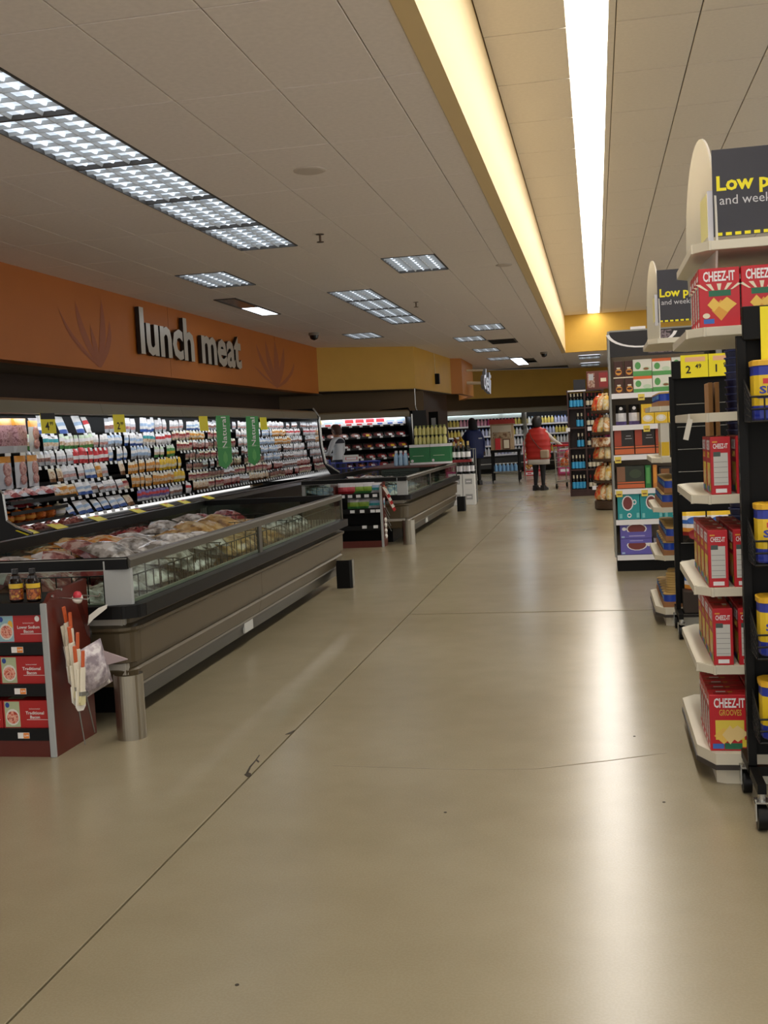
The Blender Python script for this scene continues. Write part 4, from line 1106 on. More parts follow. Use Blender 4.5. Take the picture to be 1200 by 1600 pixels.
t = empty('wire_stand', (-2.62, 21.75, 0), label='grey wire stand behind the white wine cartons', cat='rack')
for x, y in ((-.3, 0), (.2, 0), (-.3, .4), (.2, .4)): MB().cyl((x, y, 0), (x, y, 1.08), .012, GREYT, n=6).build('post', t)
b = MB()
for z in (.25, .65, 1.08):
    for y in (0, .4): b.cyl((-.3, y, z), (.2, y, z), .007, GREYT, n=6)
    for i in range(6): b.cyl((-.3+.1*i, 0, z), (-.3+.1*i, .4, z), .004, GREYT, n=5)
b.build('wire_shelf', t)
# ================================================================ right hand end caps
SHELF = M('shelf_ivory', '#d8d2bf', .45)
SHELFU = M('shelf_under', '#b3aa94', .5)
PEG = M('pegboard_black', '#0c0c0c', .6, spec=.2)
CHR = M('cracker_red', '#c3202c', .4); CHD = M('cracker_red_dark', '#96151f', .45)
CRK = M('cracker_yellow', '#ecc45a', .5); CRK2 = M('cracker_orange', '#e0a040', .5); GRN_L = M('label_green', '#1f6a4c', .45); BLU_L = M('label_blue', '#3a6cc0', .45); PANEL = M('nutrition_panel', '#cfcfcb', .5); PLINE = M('nutrition_ink', '#7d7d7d', .6)
GOLDT = M('gold_print', '#d8b048', .45)
def cracker(kind):
    # kind 0: grooves, 1: plain with rays
    p = [('F', .14, .2, .86, .55, M('glow_yellow', '#e8cf50', .5)), ('F', .1, .12, .58, .42, CRK, 'd', 1), ('F', .42, .16, .96, .46, M('cracker_pale', '#e8cc8c', .5), 'd', 2), ('F', .3, .10, .7, .40, CRK2, 'd', 3) if kind else ('F', .3, .12, .7, .46, M('cracker_pale'), 'd', 3),
         ('F', .06, .04, .34, .13, BLU_L, 'r', 4), ('F', .36, .03, .80, .14, GRN_L, 'r', 4), ('F', .80, .07, 1.0, .2, M('corner_yellow', '#d9c63c', .5), 'r', 5)]
    if kind:
        p = [('F', .24, .52, .78, .62, GRN_L, 'r', 2), ('F', .1, .06, .36, .14, BLU_L, 'r', 2)]
        p += [('F', .30, .1, .76, .46, CRK2, 'd', 1), ('F', .44, .24, .92, .5, CRK, 'd', 2), ('F', .2, .26, .52, .50, CRK, 'd', 3), ('F', .08, .15, .26, .24, C_CREAM, 'o', 1)]
    side = [('L', .14, .16, .86, .66, PANEL), ('L', .14, .66, .5, .74, M('swirl_dark', '#4a5a58', .5)), ('L', .5, .66, .86, .72, PANEL), ('L', .22, .03, .78, .1, C_WHITE), ('L', .1, .9, .35, .925, CRK2)]
    side += [('L', .16, .2+.09*i, .84, .207+.09*i, PLINE, 'r', 1) for i in range(5)]
    side += [('R',) + q[1:] for q in side]
    p += side + [('T', .12, .2, .5, .55, CHD), ('T', .5, .6, .62, .8, GOLDT), ('T', .2, .62, .45, .85, C_WHITE)]
    tx = [('F', .5, .78, .052, 'CHEEZ-IT', C_WHITE, .025, .118)]
    if kind == 0: tx += [('F', .52, .635, .034, 'GROOVES', GOLDT, .01, .085)]
    tx += [('L', .5, .80, .026, 'CHEEZ-IT', C_WHITE, .02, .055), ('R', .5, .80, .026, 'CHEEZ-IT', C_WHITE, .02, .055)]
    b = carton(.152, .075, .225, CHR, p, tx)
    if kind:
        for i in range(5):
            a = -.5+.25*i
            b.prism([(a*.09-.004, .625*.225), (a*.09+.004, .625*.225), (a*.16+.009, .735*.225), (a*.16-.009, .735*.225)], 'y', -.0385, -.038, C_CREAM)
    return b
CR0 = cracker(0).mesh('cracker_box'); CR1 = cracker(1).mesh('cracker_box')

def wing_shelf(parent, x0, x1, y0, y1, z, ch=.06, th=.035):
    """shelf with chamfered near/far corners on the aisle (-x) side"""
    poly = [(x0, y0+ch*1.2), (x0+ch, y0), (x1, y0), (x1, y1), (x0+ch, y1), (x0, y1-ch*1.2)]
    b = MB(); b.prism(poly, 'z', z-th, z, SHELF)
    b.build('shelf', parent)
    # tag channel along the edges
    b = MB()
    for (xa, ya), (xb, yb) in ((poly[5], poly[0]), (poly[0], poly[1]), (poly[1], poly[2])):
        b.bar((xa, ya, z-.018), (xb, yb, z-.018), .008, .032, SHELF)
    b.cyl((poly[0][0], poly[0][1], z-.036), (poly[0][0], poly[0][1], z), .007, SHELF, n=8); b.cyl((poly[1][0], poly[1][1], z-.036), (poly[1][0], poly[1][1], z), .007, SHELF, n=8)
    b.build('tag_channel', parent)
def endcap(loc, shelves, label, W=.92, Dp=.5, top=2.05):
    """origin at the near aisle corner; faces -x, spans +y"""
    t = empty('end_cap_shelf', loc, label=label, cat='shelf unit')
    MB().box(Dp-.03, .02, .1, Dp+.02, W-.02, top, PEG).build('back_panel', t)
    for y in (.05, W-.05): MB().box(Dp-.07, y-.02, 0, Dp-.03, y+.02, top+.05, GREYT).build('upright', t)
    # base deck with kick riser
    MB().prism([(-.03, .1), (.03, -.03), (Dp, -.03), (Dp, W+.02), (.03, W+.02), (-.03, W-.05)], 'z', .085, .13, SHELF).build('base_deck', t)
    MB().prism([(-.034, .1), (.028, -.034), (Dp, -.034), (Dp, W+.024), (.028, W+.024), (-.034, W-.05)], 'z', .065, .085, M('base_bumper', '#3a3431', .5)).build('base_bumper', t)
    MB().prism([(.035, .02), (.07, .0), (Dp, .0), (Dp, .65), (.035, .65)], 'z', 0, .065, SHELF).build('kick_riser', t)
    for z in shelves: wing_shelf(t, -.02, Dp-.03, 0, W, z)
    return t
E1 = (.385, 4.43, 0)
S1 = [.475, .785, 1.15, 1.47, 1.80]
e1 = endcap(E1, S1, 'ivory end cap shelves of red cracker boxes, nearest on the right')
wing_shelf(e1, .01, .62, .02, .95, 2.13)
SHY = [.131, .476, .786, 1.151, None, 1.801]
rn = ['base', 'second', 'third', 'fourth', 'fifth', 'upper']
def put_cr(me, x, y, z, rz, lb, grp):
    return link('cracker_box', me, None, (x, y, z), rot=(0, 0, rz), label=lb, cat='cracker box', group=grp)
X0, Y0 = E1[0], E1[1]
# base: front faces toward the camera, rows receding
for c in range(2):
    for r in range(5):
        put_cr(CR0, X0+.09+.158*c, Y0+.045+.085*r, .1305, 0, 'red cracker box with gold lettering, base deck, %s file, %s from front' % (['left', 'right'][c], ['first', 'second', 'third', 'fourth', 'fifth'][r]), 'cracker boxes on the base deck')
put_cr(CR0, X0+.1, Y0+.62, .1305, -PI/2, 'red cracker box turned to the aisle at the back of the base deck', 'cracker boxes turned to the aisle on the base')
# shelves with boxes turned to the aisle so that their narrow sides show
for z, n, xx, nm_ in ((S1[0], 4, .055, 'second'), (S1[1], 4, .045, 'third'), (S1[2], 2, .065, 'fourth')):
    for c in range(2):
        for r in range(n):
            put_cr(CR0 if z > .5 or c == 0 else CR0, X0+xx+.02+.096*c, Y0+.085+.16*r, z+.0005, -PI/2, 'red cracker box with grey panel, %s shelf, %s file, %s along' % (nm_, ['aisle', 'inner'][c], ['nearest', 'second', 'third', 'fourth'][r]), 'cracker boxes on the %s shelf' % nm_)
# upper shelf, faces toward the camera
for c in range(3):
    for r in range(4):
        put_cr(CR1, X0+.10+.158*c, Y0+.06+.10*r, S1[4]+.0005, 0, 'red cracker box picturing crackers, upper shelf, %s file, %s from front' % (['left', 'middle', 'right'][c], ['first', 'second', 'third', 'fourth'][r]), 'cracker boxes on the upper shelf')
# loose broken tag channel on the empty shelf
b = MB(); b.bar((-.02, .12, 1.45), (-.03, .0, 1.455), .006, .03, M('clear_channel', '#cfcabc', .25)); b.bar((-.025, .0, 1.45), (-.045, -.005, 1.37), .02, .004, M('clear_channel'))
b.build('loose_tag_channel', e1)
# cardboard dividers and a tall nested stack of dark blue tubs at the back of the empty shelves
CB = M('cardboard', '#a5794a', .8, noise=.08, scale=20)
for i, x in enumerate((.545, .575)):
    MB().box(-.010, -.004, 0, .010, .2, .46, CB, bev=.002).build('cardboard_slat', None, (x, 5.50, 1.16), label='upright strip of brown cardboard behind the empty cracker shelf, %s one' % ['left', 'right'][i], cat='cardboard', group='cardboard strips behind the shelf')
NV = M('tub_navy', '#1b2350', .35); NV2 = M('tub_navy_rim', '#2e3a72', .35)
b = MB()
for k in range(26):
    z = .035*k; b.lathe([(.055, z), (.06, z+.026), (.066, z+.028), (.066, z+.034)], NV, n=16, mats=[NV, NV2, NV2])
b.build('nested_tubs', None, (.69, 5.62, .9), label='tall nested stack of dark blue tubs behind the cracker shelves', cat='tub stack')
MB().box(.5, 5.48, 0, .9, 5.8, .899, PEG).build('stock_cabinet', None, label='black cabinet supporting the blue tubs behind the end cap', cat='cabinet')

# ---- signs on top
SIGN = M('sign_charcoal', '#33333c', .5, noise=.08, scale=5); SIGNY = M('sign_yellow', '#efe21c', .5); ACR = None
def acrylic():
    m = bpy.data.materials.new('white_acrylic'); m.use_nodes = True
    nt = m.node_tree; b = nt.nodes['Principled BSDF']
    b.inputs['Base Color'].default_value = lin('#f2f0ea'); b.inputs['Roughness'].default_value = .15
    tl = nt.nodes.new('ShaderNodeBsdfTranslucent'); tl.inputs[0].default_value = lin('#f4f1e4')
    mx = nt.nodes.new('ShaderNodeMixShader'); mx.inputs[0].default_value = .45
    nt.links.new(b.outputs[0], mx.inputs[1]); nt.links.new(tl.outputs[0], mx.inputs[2])
    nt.links.new(mx.outputs[0], nt.nodes['Material Output'].inputs[0])
    return m
ACR = acrylic()
def topsign(x, y, z, label, H=.33, wd=.75, oz=.48):
    t = empty('price_sign', (x, y, z), label=label, cat='sign')
    MB().box(.07, .0, .02, .07+wd, .008, .02+H, SIGN).build('panel', t)
    b = MB(); b.text('Low prices', .076, SIGNY, TR(.085, -.001, .195), bold=.03, align='LEFT', width=.345)
    b.build('lettering', t); b = MB(); b.text('and weekly', .05, M('sign_grey_text', '#c9cacf', .5), TR(.095, -.001, .14), bold=.0, align='LEFT', width=.225)
    b.build('lettering', t); b = MB()
    for i in range(9): b.box(.08+.035*i, -.001, .022, .08+.035*i+.022, 0, .034, SIGNY)
    b.build('dash_line', t)
    pts = []; n = 22
    for i in range(n+1):
        a = PI*i/n; pts.append((.40-.42*math.cos(a), .0+oz*math.sin(a)**.8))
    pts = [(.02, -.12)] + [(p[0], p[1]) for p in pts] + [(.78, -.12)]
    MB().prism(pts, 'x', .03, .038, ACR).build('oval_plate', t, (.045, 0, 0), math.radians(3.0))
    b = MB(); b.prism([(.12, .05), (.35, .05), (.35, .22), (.12, .22)], 'x', .0285, .0295, M('pale_yellow_print', '#efe9a0', .4)) ; b.build('yellow_print', t, (.045, 0, 0), math.radians(3.0))
    MB().box(.05, .006, .0, .07, .016, H*.6, M('clear_bracket', '#c4c4cc', .2)).build('bracket', t)
    return t
topsign(X0+.02, Y0+.06, 2.13, 'tall white oval sign with charcoal panel reading low prices in yellow, nearest and largest')

# ---- near black wing rack with nut canisters
def wing_rack(x, y, w, ztop, label, label_sign):
    t = empty('wing_rack', (x, y, 0), label=label, cat='wire rack')
    MB().box(0, .0, .16, .03, .03, ztop-.11, BLACK).build('upright', t)
    MB().box(w-.03, .0, .16, w, .03, ztop-.11, BLACK).build('upright', t)
    MB().box(.0, .03, .2, w, .045, ztop-.1, PEG).build('back_panel', t)
    MB().box(.02, -.01, ztop-.12, w, .02, ztop, BLACK, bev=.003).build('sign_holder', t)
    b = MB()
    b.bar((.015, .22, .15), (.015, -.22, .15), .03, .035, BLACK); b.bar((w-.015, .22, .15), (w-.015, -.22, .15), .03, .035, BLACK); b.bar((.0, .0, .15), (w, .0, .15), .03, .035, BLACK)
    b.build('base_frame', t)
    for cx, cy in ((.015, .2), (.015, -.2), (w-.015, .2), (w-.015, -.2)):
        c = MB(); c.cyl((cx-.016, cy, .045), (cx+.016, cy, .045), .045, BLACKP, n=18); cc = c.build('caster', t)
        c = MB(); c.prism([(cy-.03, .04), (cy+.02, .04), (cy+.03, .1), (cy-.025, .115)], 'x', cx-.024, cx-.02, CHROME); c.prism([(cy-.03, .04), (cy+.02, .04), (cy+.03, .1), (cy-.025, .115)], 'x', cx+.02, cx+.024, CHROME)
        c.box(cx-.024, cy-.026, .1, cx+.024, cy+.03, .106, CHROME); c.cyl((cx, cy, .106), (cx, cy, .135), .014, CHROME, n=8); c.build('fork', cc)
    b = MB()
    for i in range(int((ztop-.5)/.05)): b.box(-.0008, .008, .22+.05*i, .0, .022, .245+.05*i, M('slot_light', '#4a4a4a', .5))
    b.build('slot_holes', t)
    return t
def wire_basket(t, x0, x1, y0, y1, z, h):
    b = MB()
    for k in range(6): b.tube([(x0, y1, z+h*1.9*k/5), (x0, y0, z+h*1.0*k/5)], .003, WIRE, n=5); b.tube([(x1, y1, z+h*1.9*k/5), (x1, y0, z+h*k/5)], .003, WIRE, n=5)
    for k in range(7): y = y0+(y1-y0)*k/6; b.cyl((x0, y, z), (x0, y, z+h*(1+.9*k/6)), .003, WIRE, n=5)
    for k in range(3): b.cyl((x0, y0, z+h*k/2), (x1, y0, z+h*k/2), .004, WIRE, n=5)
    for k in range(int((x1-x0)/.045)+1): b.cyl((x0+.045*k, y0, z), (x0+.045*k, y0, z+h), .003, WIRE, n=5)
    for k in range(int((x1-x0)/.045)+1): b.cyl((x0+.045*k, y0, z), (x0+.045*k, y1, z), .003, WIRE, n=5)
    b.build('wire_basket', t)
WR1 = (.505, 4.13, 0)
wr = wing_rack(*WR1[:2], .45, 1.84, 'black wheeled wire rack of yellow nut canisters at the right edge', '')
b = MB(); b.box(-.165, -.004, -.10, .16, 0, .10, YELLOW); b.text('1', .11, INK, TR(-.09, -.005, -.03), bold=.02); b.text('00', .05, INK, TR(-.02, -.005, .015), bold=.02); b.box(-.13, -.005, -.082, .05, -.004, -.079, INK)
b.build('price_card', wr, (.245, -.012, 1.735))
CAY = M('canister_yellow', '#e9c51f', .35); CABL = M('canister_blue', '#1f2f9c', .3); CAP = M('canister_lid', '#e6b42a', .4)
def canister():
    b = MB()
    def rr(hw, z): # rounded square ring
        p = []
        for i in range(20):
            a = 2*PI*i/20; c, s_ = math.cos(a), math.sin(a); k = (abs(c)**4+abs(s_)**4)**.25; p.append((hw*c/k, hw*s_/k, z))
        return p
    prof = [(.058, 0, CABL), (.062, .006, CABL), (.062, .05, CAY), (.062, .155, CABL), (.062, .158, CABL), (.062, .185, CABL), (.065, .188, CAP), (.066, .205, CAP), (.06, .208, CAP)]
    for (a, z0, m), (c, z1, m2) in zip(prof[:-1], prof[1:]):
        A = rr(a, z0); B = rr(c, z1); n = 20
        b.add(A+B, [(i, (i+1) % n, n+(i+1) % n, n+i) for i in range(n)], m, smooth=False)
    b.add(rr(.06, .208), [tuple(range(20))], CAP); b.add(rr(.058, 0), [tuple(range(20))[::-1]], CABL)
    b.box(-.03, -.0635, .125, .02, -.062, .143, C_RED); b.text('NUT', .012, C_WHITE, TR(-.005, -.064, .13), bold=.03) if 0 else None
    b.text('SEA', .035, CABL, TR(.0, -.0635, .092), bold=.03, width=.085)
    b.box(-.05, -.063, .075, .05, -.0622, .078, CABL)
    b.lathe([(.001, 0), (.026, .002)], M('nut_photo', '#b0762f', .5), n=10, T=TR(.02, -.062, .06, 0, PI/2), sy=.6)
    return b.mesh('nut_canister')
CAN = canister()
cz = [.345, .60, .90, 1.27, None]
lv = ['lowest', 'second', 'third', 'top']
for r, z in enumerate((.30, .60, .93, 1.43)):
    wire_basket(wr, .02, .43, -.17, .02, z, .085)
    for i in range(3):
        link('nut_canister', CAN, None, (WR1[0]+.095+.135*i, WR1[1]-.085, z+.004), label='yellow and blue nut canister in the %s basket of the black rack, %s' % (lv[r], ['left', 'middle', 'right'][i]), cat='canister', group='nut canisters on the black rack')

# ================================================================ second end cap and its wing rack
E2 = (.40, 7.90, 0)
S2 = [.50, .84, 1.19, 1.55, 2.02]
e2 = endcap(E2, S2, 'ivory end cap shelves of blue tub trays, second along on the right', top=1.98)
topsign(E2[0]-.02, E2[1]+.03, 2.11, 'white oval sign with charcoal panel reading low prices, the farther and smaller one', oz=.50, H=.36)
BLT = M('tub_blue', '#2348b4', .35); BLT2 = M('tub_paleblue', '#5a9ad8', .4); BRW = M('tray_kraft', '#9a6c46', .8); TAN = M('lid_tan', '#c8a868', .5); OLV = M('pouch_yellow', '#dcc23a', .5)
def tubtray():
    b = MB(); w = .13
    b.prism([(-.19, 0), (.19, 0), (.19, .036), (-.19, .036)], 'y', -.11, .11, BRW)
    for x in (-.13, 0, .13):
        for y in (-.055, .055):
            b.lathe([(.048, .012), (.05, .02), (.05, .085), (.053, .086), (.053, .094), (.04, .098)], BLT, n=12, T=TR(x, y, 0), mats=[BLT, BLT, BLT, TAN, TAN])
            b.box(x-.022, y-.0515, .05, x+.022, y-.049, .075, BLT2)
    b.box(-.1905, -.05, .052, -.19, .05, .09, BLT2)
    return b.mesh('tub_tray')
TT = tubtray()
EX, EY = E2[0], E2[1]
k = 0
for z, nst in ((S2[3], 1), (S2[1], 1), (S2[0], 1)):
    for s_ in range(2 if z != S2[3] else 1):
        for j in range(3):
            link('tub_tray', TT, None, (EX+.14+.02*s_, EY+.20+.27*j, z+.0005+.0985*s_), rot=(0, 0, -PI/2), label='kraft tray of blue tubs, %s, %s shelf of second end cap, %s' % (['bottom layer', 'upper layer'][s_], {S2[3]: 'upper', S2[1]: 'middle', S2[0]: 'lower'}[z], ['near', 'middle', 'far'][j]), cat='tub tray', group='tub trays on the second end cap')
for j in range(3):
    link('tub_tray', TT, None, (EX+.13, EY+.21+.27*j, .1305), rot=(0, 0, -PI/2), label='kraft tray of blue tubs on the base deck of the second end cap, %s' % ['near', 'middle', 'far'][j], cat='tub tray', group='tub trays on the base of the second end cap')
lid = MB()
for k in range(8): lid.lathe([(.05, .018*k), (.053, .018*k+.003), (.053, .018*k+.011), (.046, .018*k+.017)], TAN, n=14)
LD = lid.mesh('lid_stack')
for j, (x, y) in enumerate(((.10, .1), (.2, .12), (.12, .28))):
    link('lid_stack', LD, None, (EX+x, EY+y, .2295), label='stack of tan ribbed tubs at the base of the second end cap, %s' % ['left', 'right', 'rear'][j], cat='tub stack', group='tan tub stacks')
mx = carton(.14, .06, .24, M('box_white', '#dcd8cc', .5), [('F', .05, .05, .95, .45, C_YEL), ('R', .05, .05, .95, .45, C_YEL), ('L', .05, .05, .95, .45, C_YEL), ('L', .1, .5, .9, .75, C_GREY)]).mesh('mix_box')
for i in range(4):
    link('mix_box', mx, None, (EX+.07+.07*(i % 2), EY+.10+.16*(i//2), S2[2]+.0005), rot=(0, 0, -PI/2), label='white and yellow mix box on the fourth shelf of the second end cap, %s' % ['near aisle', 'near inner', 'far aisle', 'far inner'][i], cat='mix box', group='mix boxes on the second end cap')
bk = MB()
for i in range(5): bk.cyl((0, 0, .045*i), (0, 0, .045*i+.04), .05, M('can_grey', '#8c8780', .35, .4), n=14)
bk.build('can_stack', None, (EX+.24, EY+.1, S2[3]+.0005), label='grey stack of shallow cans beside the top tray of the second end cap', cat='can stack')
WR2 = (.49, 7.62, 0)
wr2 = wing_rack(WR2[0], WR2[1], .5, 1.84, 'black wheeled pegboard rack between the two end caps', '')
for i, (x, tx) in enumerate(((.105, '2 49'), (.285, '1 99'))):
    b = MB(); b.box(-.088, -.003, -.075, .088, 0, .075, YELLOW); b.box(-.06, -.0036, .03, .07, -.003, .06, M('card_pink', '#e8b48c', .5)); b.text(tx[0], .07, INK, TR(-.04, -.004, -.045), bold=.02); b.text(tx[2:], .04, INK, TR(.025, -.004, -.015), bold=.02)
    b.build('price_card', wr2, (x+.06, -.012, 1.80))
b = MB()
for z in (.5, .62, .95, 1.1, 1.25, 1.4, 1.55): b.cyl((.04, -.04, z), (.46, -.04, z), .003, GREYT, n=5)
b.build('peg_wire', wr2)
NB = pouch(.15, .21, .05, [C_YEL, C_WHITE, BLU_L, C_WHITE, C_ORANGE, C_DKRED, C_BLK, C_BLK], C_BLK, nx=6)
NB.lathe([(.001, 0), (.045, .004), (.05, .001)], BLU_L, n=12, T=TR(0, -.048, .155, 0, PI/2), sy=.5)
NB.lathe([(.001, 0), (.04, .006), (.045, .001)], C_DKRED, n=10, T=TR(0, -.048, .06, 0, PI/2), sy=.8)
NBM = NB.mesh('nut_bag')
for r, z in enumerate((.62, .235)):
    for i in range(3):
        link('nut_bag', NBM, None, (WR2[0]+.13+.16*i, WR2[1]-.035, z), label='black and yellow snack pouch, %s row of the pegboard rack, %s' % (['upper', 'lower'][r], ['left', 'middle', 'right'][i]), cat='snack pouch', group='snack pouches on the pegboard rack')
MB().prism([(-.02, 0), (.4, 0), (.4, .12), (-.02, .14)], 'y', -.16, .0, M('box_dark_brown', '#2c2018', .6)).build('dark_carton', None, (WR2[0]+.06, WR2[1]-.02, .17), label='dark brown carton on the foot of the black pegboard rack', cat='carton')

# ================================================================ coffee gondola
G = (.155, 10.87, 0)
t = empty('coffee_shelf', G, label='tall shelf end of coffee and tea cartons with a dark picture header', cat='shelf unit')
GW = 1.2
MB().box(-.02, -.0, .14, .0, .62, 2.33, GREYT).build('side_upright', t)
MB().box(0, .3, .1, GW, .34, 2.3, M('back_tan', '#8a7a66', .6)).build('back_panel', t)
MB().box(0, .02, 0, GW, .6, .14, BLACK).build('kick_base', t)
b = MB(); b.box(0, -.01, 2.08, GW, .03, 2.32, M('header_dark', '#1e1c1f', .5)); b.build('header', t)
b = MB()
for i in range(14):
    a0, a1 = PI*(1.05+.9*i/14), PI*(1.05+.9*(i+1)/14)
    q = lambda a, r: (.30+r*1.3*math.cos(a), -.012, 2.32+r*.62*math.sin(a))
    b.quad([q(a0, .26), q(a1, .26), q(a1, .235), q(a0, .235)], C_WHITE)
b.box(.36, -.0115, 2.10, .58, -.0105, 2.31, speckle('header_photo', '#4a3a40', '#8a7a80', '#2a2226', 30))
b.build('header_print', t)
b = MB(); b.box(.0, -.012, 2.32, GW, .03, 2.335, GREYT); b.build('header_trim', t)
MB().box(.20, -.01, 2.335, .34, .02, 2.36, C_WHITE).build('light_box', t)
MB().box(.36, .0, 2.33, .375, .1, 2.55, BLACK).build('sign_clip', t)
GS = [.155, .50, .80, 1.13, 1.42, 1.725]
for i, z in enumerate(GS):
    MB().box(0, .0, z-.03, GW, .3, z-.002, M('shelf_grey', '#9b978e', .5)).build('shelf', t)
    MB().box(0, -.012, z-.045, GW, .0, z+.005, C_WHITE).build('tag_strip', t)
for z, x in ((1.725, .28), (1.42, .32), (1.13, .04), (.80, .04), (.80, .28)):
    b = MB(); b.box(-.03, -.004, -.03, .03, 0, .03, M('tag_yellow', '#e8d15a', .5)); b.box(-.02, -.005, -.012, .02, -.004, .0, C_BROWN); b.build('price_tag', t, (x, -.013, z-.04))
gx, gy = G[0], G[1]
def put(name, me, x, z, lb, cat, grp=None, y=.08, rz=0):
    return link(name, me, None, (gx+x, gy+y, z), rz=rz, label=lb, cat=cat, group=grp)
can = carton(.085, .085, .15, M('can_brown', '#4a2418', .4), [('F', .15, .1, .85, .5, C_ORANGE, 'o'), ('F', .3, .5, .7, .6, C_CREAM), ('F', .2, .25, .8, .4, M('can_brown'), 'o', 2)]).mesh('coffee_carton')
for r in range(2):
    for i in range(2): put('coffee_carton', can, .075+.1*i, GS[5]+.001+.165*r, 'small brown coffee carton on the top coffee shelf, %s %s' % (['lower', 'upper'][r], ['left', 'right'][i]), 'coffee carton', 'brown coffee cartons on the top shelf')
MB().box(-.1, -.05, 0, .1, .05, .012, C_CREAM).build('carton_card', None, (gx+.125, gy+.08, GS[5]+.1515), label='thin pale card between the two layers of brown coffee cartons', cat='card')
gt1 = carton(.175, .12, .16, M('tea_white', '#e6e6da', .5), [('F', 0, 0, 1, .3, C_GREEN), ('F', .1, .4, .42, .85, C_GREEN, 'o'), ('F', .5, .3, .95, .55, C_LGREEN, 'o'), ('F', .55, .35, .85, .5, C_BROWN, 'o', 2)]).mesh('tea_carton')
gt2 = carton(.175, .12, .16, M('tea_white'), [('F', 0, .82, 1, 1, rgbm('coral_orange', '#e8703a')), ('F', 0, 0, 1, .25, C_GREEN), ('F', .1, .35, .42, .75, C_GREEN, 'o'), ('F', .5, .25, .95, .5, C_LGREEN, 'o')]).mesh('tea_carton')
for r in range(2):
    for i in range(3):
        me = gt1 if (r + i) % 2 else gt2
        put('tea_carton', me, .30+.18*i, GS[5]+.001+.161*r, 'white and green tea carton%s, top coffee shelf, %s row, %s' % ([' with orange band', ''][(r+i) % 2], ['lower', 'upper'][r], ['left', 'middle', 'right'][i]), 'tea carton', 'tea cartons on the top coffee shelf')
bgm = pouch(.10, .2, .05, [C_BLK, C_BLK, C_WHITE, C_WHITE, C_PURP], C_BLK, nx=4)
bgm.lathe([(.001, 0), (.016, .002), (.017, 0)], C_WHITE, n=10, T=TR(0, -.042, .165, 0, PI/2))
bgm = bgm.mesh('coffee_bag')
for i in range(2): put('coffee_bag', bgm, .085+.125*i, GS[4], 'black coffee bag with white label, %s of two on the second shelf' % ['left', 'right'][i], 'coffee bag', 'black coffee bags on the second shelf', y=.1)
yl = carton(.12, .12, .19, C_YEL, [('F', .1, .1, .9, .45, C_CREAM, 'o'), ('F', .2, .6, .8, .8, C_ORANGE), ('F', .3, .2, .7, .4, C_WHITE, 'o', 2)]).mesh('cocoa_carton')
for i in range(4): put('cocoa_carton', yl, .335+.125*i, GS[4]+.006, 'bright yellow carton on the second coffee shelf, %s from left' % ['first', 'second', 'third', 'fourth'][i], 'carton', 'yellow cartons on the second shelf')
dk = carton(.185, .14, .255, M('pod_black', '#2a2422', .45), [('F', 0, .02, 1, .22, rgbm('pod_orange', '#cf6a3c')), ('F', 0, .26, 1, .32, rgbm('pod_orange')), ('F', 0, .34, .36, .98, rgbm('pod_red', '#a8442c')), ('F', .5, .55, .95, .8, C_GREY, 'o')][:3] + [('F', .55, .6, .9, .62, C_GREY), ('F', .6, .7, .85, .72, C_GREY)]).mesh('pod_carton')
for i in range(3): put('pod_carton', dk, .105+.195*i, GS[3]+.006, 'black and orange coffee pod carton on the third shelf, %s' % ['left', 'middle', 'right'][i], 'pod carton', 'black and orange pod cartons on the third shelf', y=.09)
dg = carton(.26, .14, .22, M('pod_dark_green', '#2e352a', .45), [('F', 0, .02, 1, .2, rgbm('pod_orange')), ('F', 0, .24, 1, .3, rgbm('pod_orange')), ('F', 0, .32, .3, .98, rgbm('pod_brown', '#8a6248')), ('F', .45, .45, .9, .85, rgbm('pod_green_hint', '#3c4a34'), 'o')]).mesh('pod_carton')
put('pod_carton', dg, .155, GS[2]+.006, 'dark green and orange pod carton on the fourth shelf', 'pod carton', y=.09)
put('pod_carton', carton(.055, .14, .22, rgbm('green_edge', '#2c7a3c'), [('F', .2, .2, .8, .9, C_GREEN)]).mesh('pod_carton'), .32, GS[2]+.006, 'slim green carton standing on edge on the fourth shelf', 'pod carton', y=.09)
put('pod_carton', carton(.04, .14, .22, rgbm('orange_edge', '#c8803c'), [('F', .2, .2, .8, .9, C_ORANGE)]).mesh('pod_carton'), .385, GS[2]+.006, 'slim orange carton standing on edge on the fourth shelf', 'pod carton', y=.09)
put('pod_carton', carton(.2, .14, .2, M('pod_black'), [('F', .1, .1, .5, .9, C_BROWN), ('F', .6, .2, .9, .5, rgbm('pod_red'))]).mesh('pod_carton'), .52, GS[2]+.006, 'dark brown pod carton at the right of the fourth shelf', 'pod carton', y=.09)
TE = rgbm('teal_box', '#2a9ba0', .4); CUP = rgbm('cup_maroon', '#7c3a38')
def tealbox(k):
    p = [('F', .2, .3, .72, .82, C_WHITE, 'o'), ('F', .25, .34, .67, .78, CUP, 'o', 2)]
    if k: p = [('F', .25, .32, .75, .82, C_WHITE, 'o'), ('F', .3, .37, .7, .77, CUP, 'o', 2)]
    else: p += [('F', .68, .5, .86, .68, C_WHITE, 'o'), ('F', .72, .54, .82, .64, TE, 'o', 2), ('F', .42, .06, .62, .22, C_WHITE, 'o'), ('F', .46, .1, .58, .18, TE, 'o', 2)]
    p += [('F', .08, .05, .2, .2, rgbm('pale_teal', '#7fc8c8')), ('F', .85, .06, .97, .22, rgbm('pale_teal'))]
    return carton(.21, .14, .285, TE, p).mesh('cocoa_box')
for i in range(3): put('cocoa_box', tealbox(i % 2), .125+.215*i, GS[1]+.006, 'teal cocoa box with %s cup picture on the fifth coffee shelf, %s' % (['a round', 'a top view'][i % 2], ['left', 'middle', 'right'][i]), 'cocoa box', 'teal boxes on the fifth shelf')
PU = rgbm('purple_box', '#6a62b8', .4)
pu = []
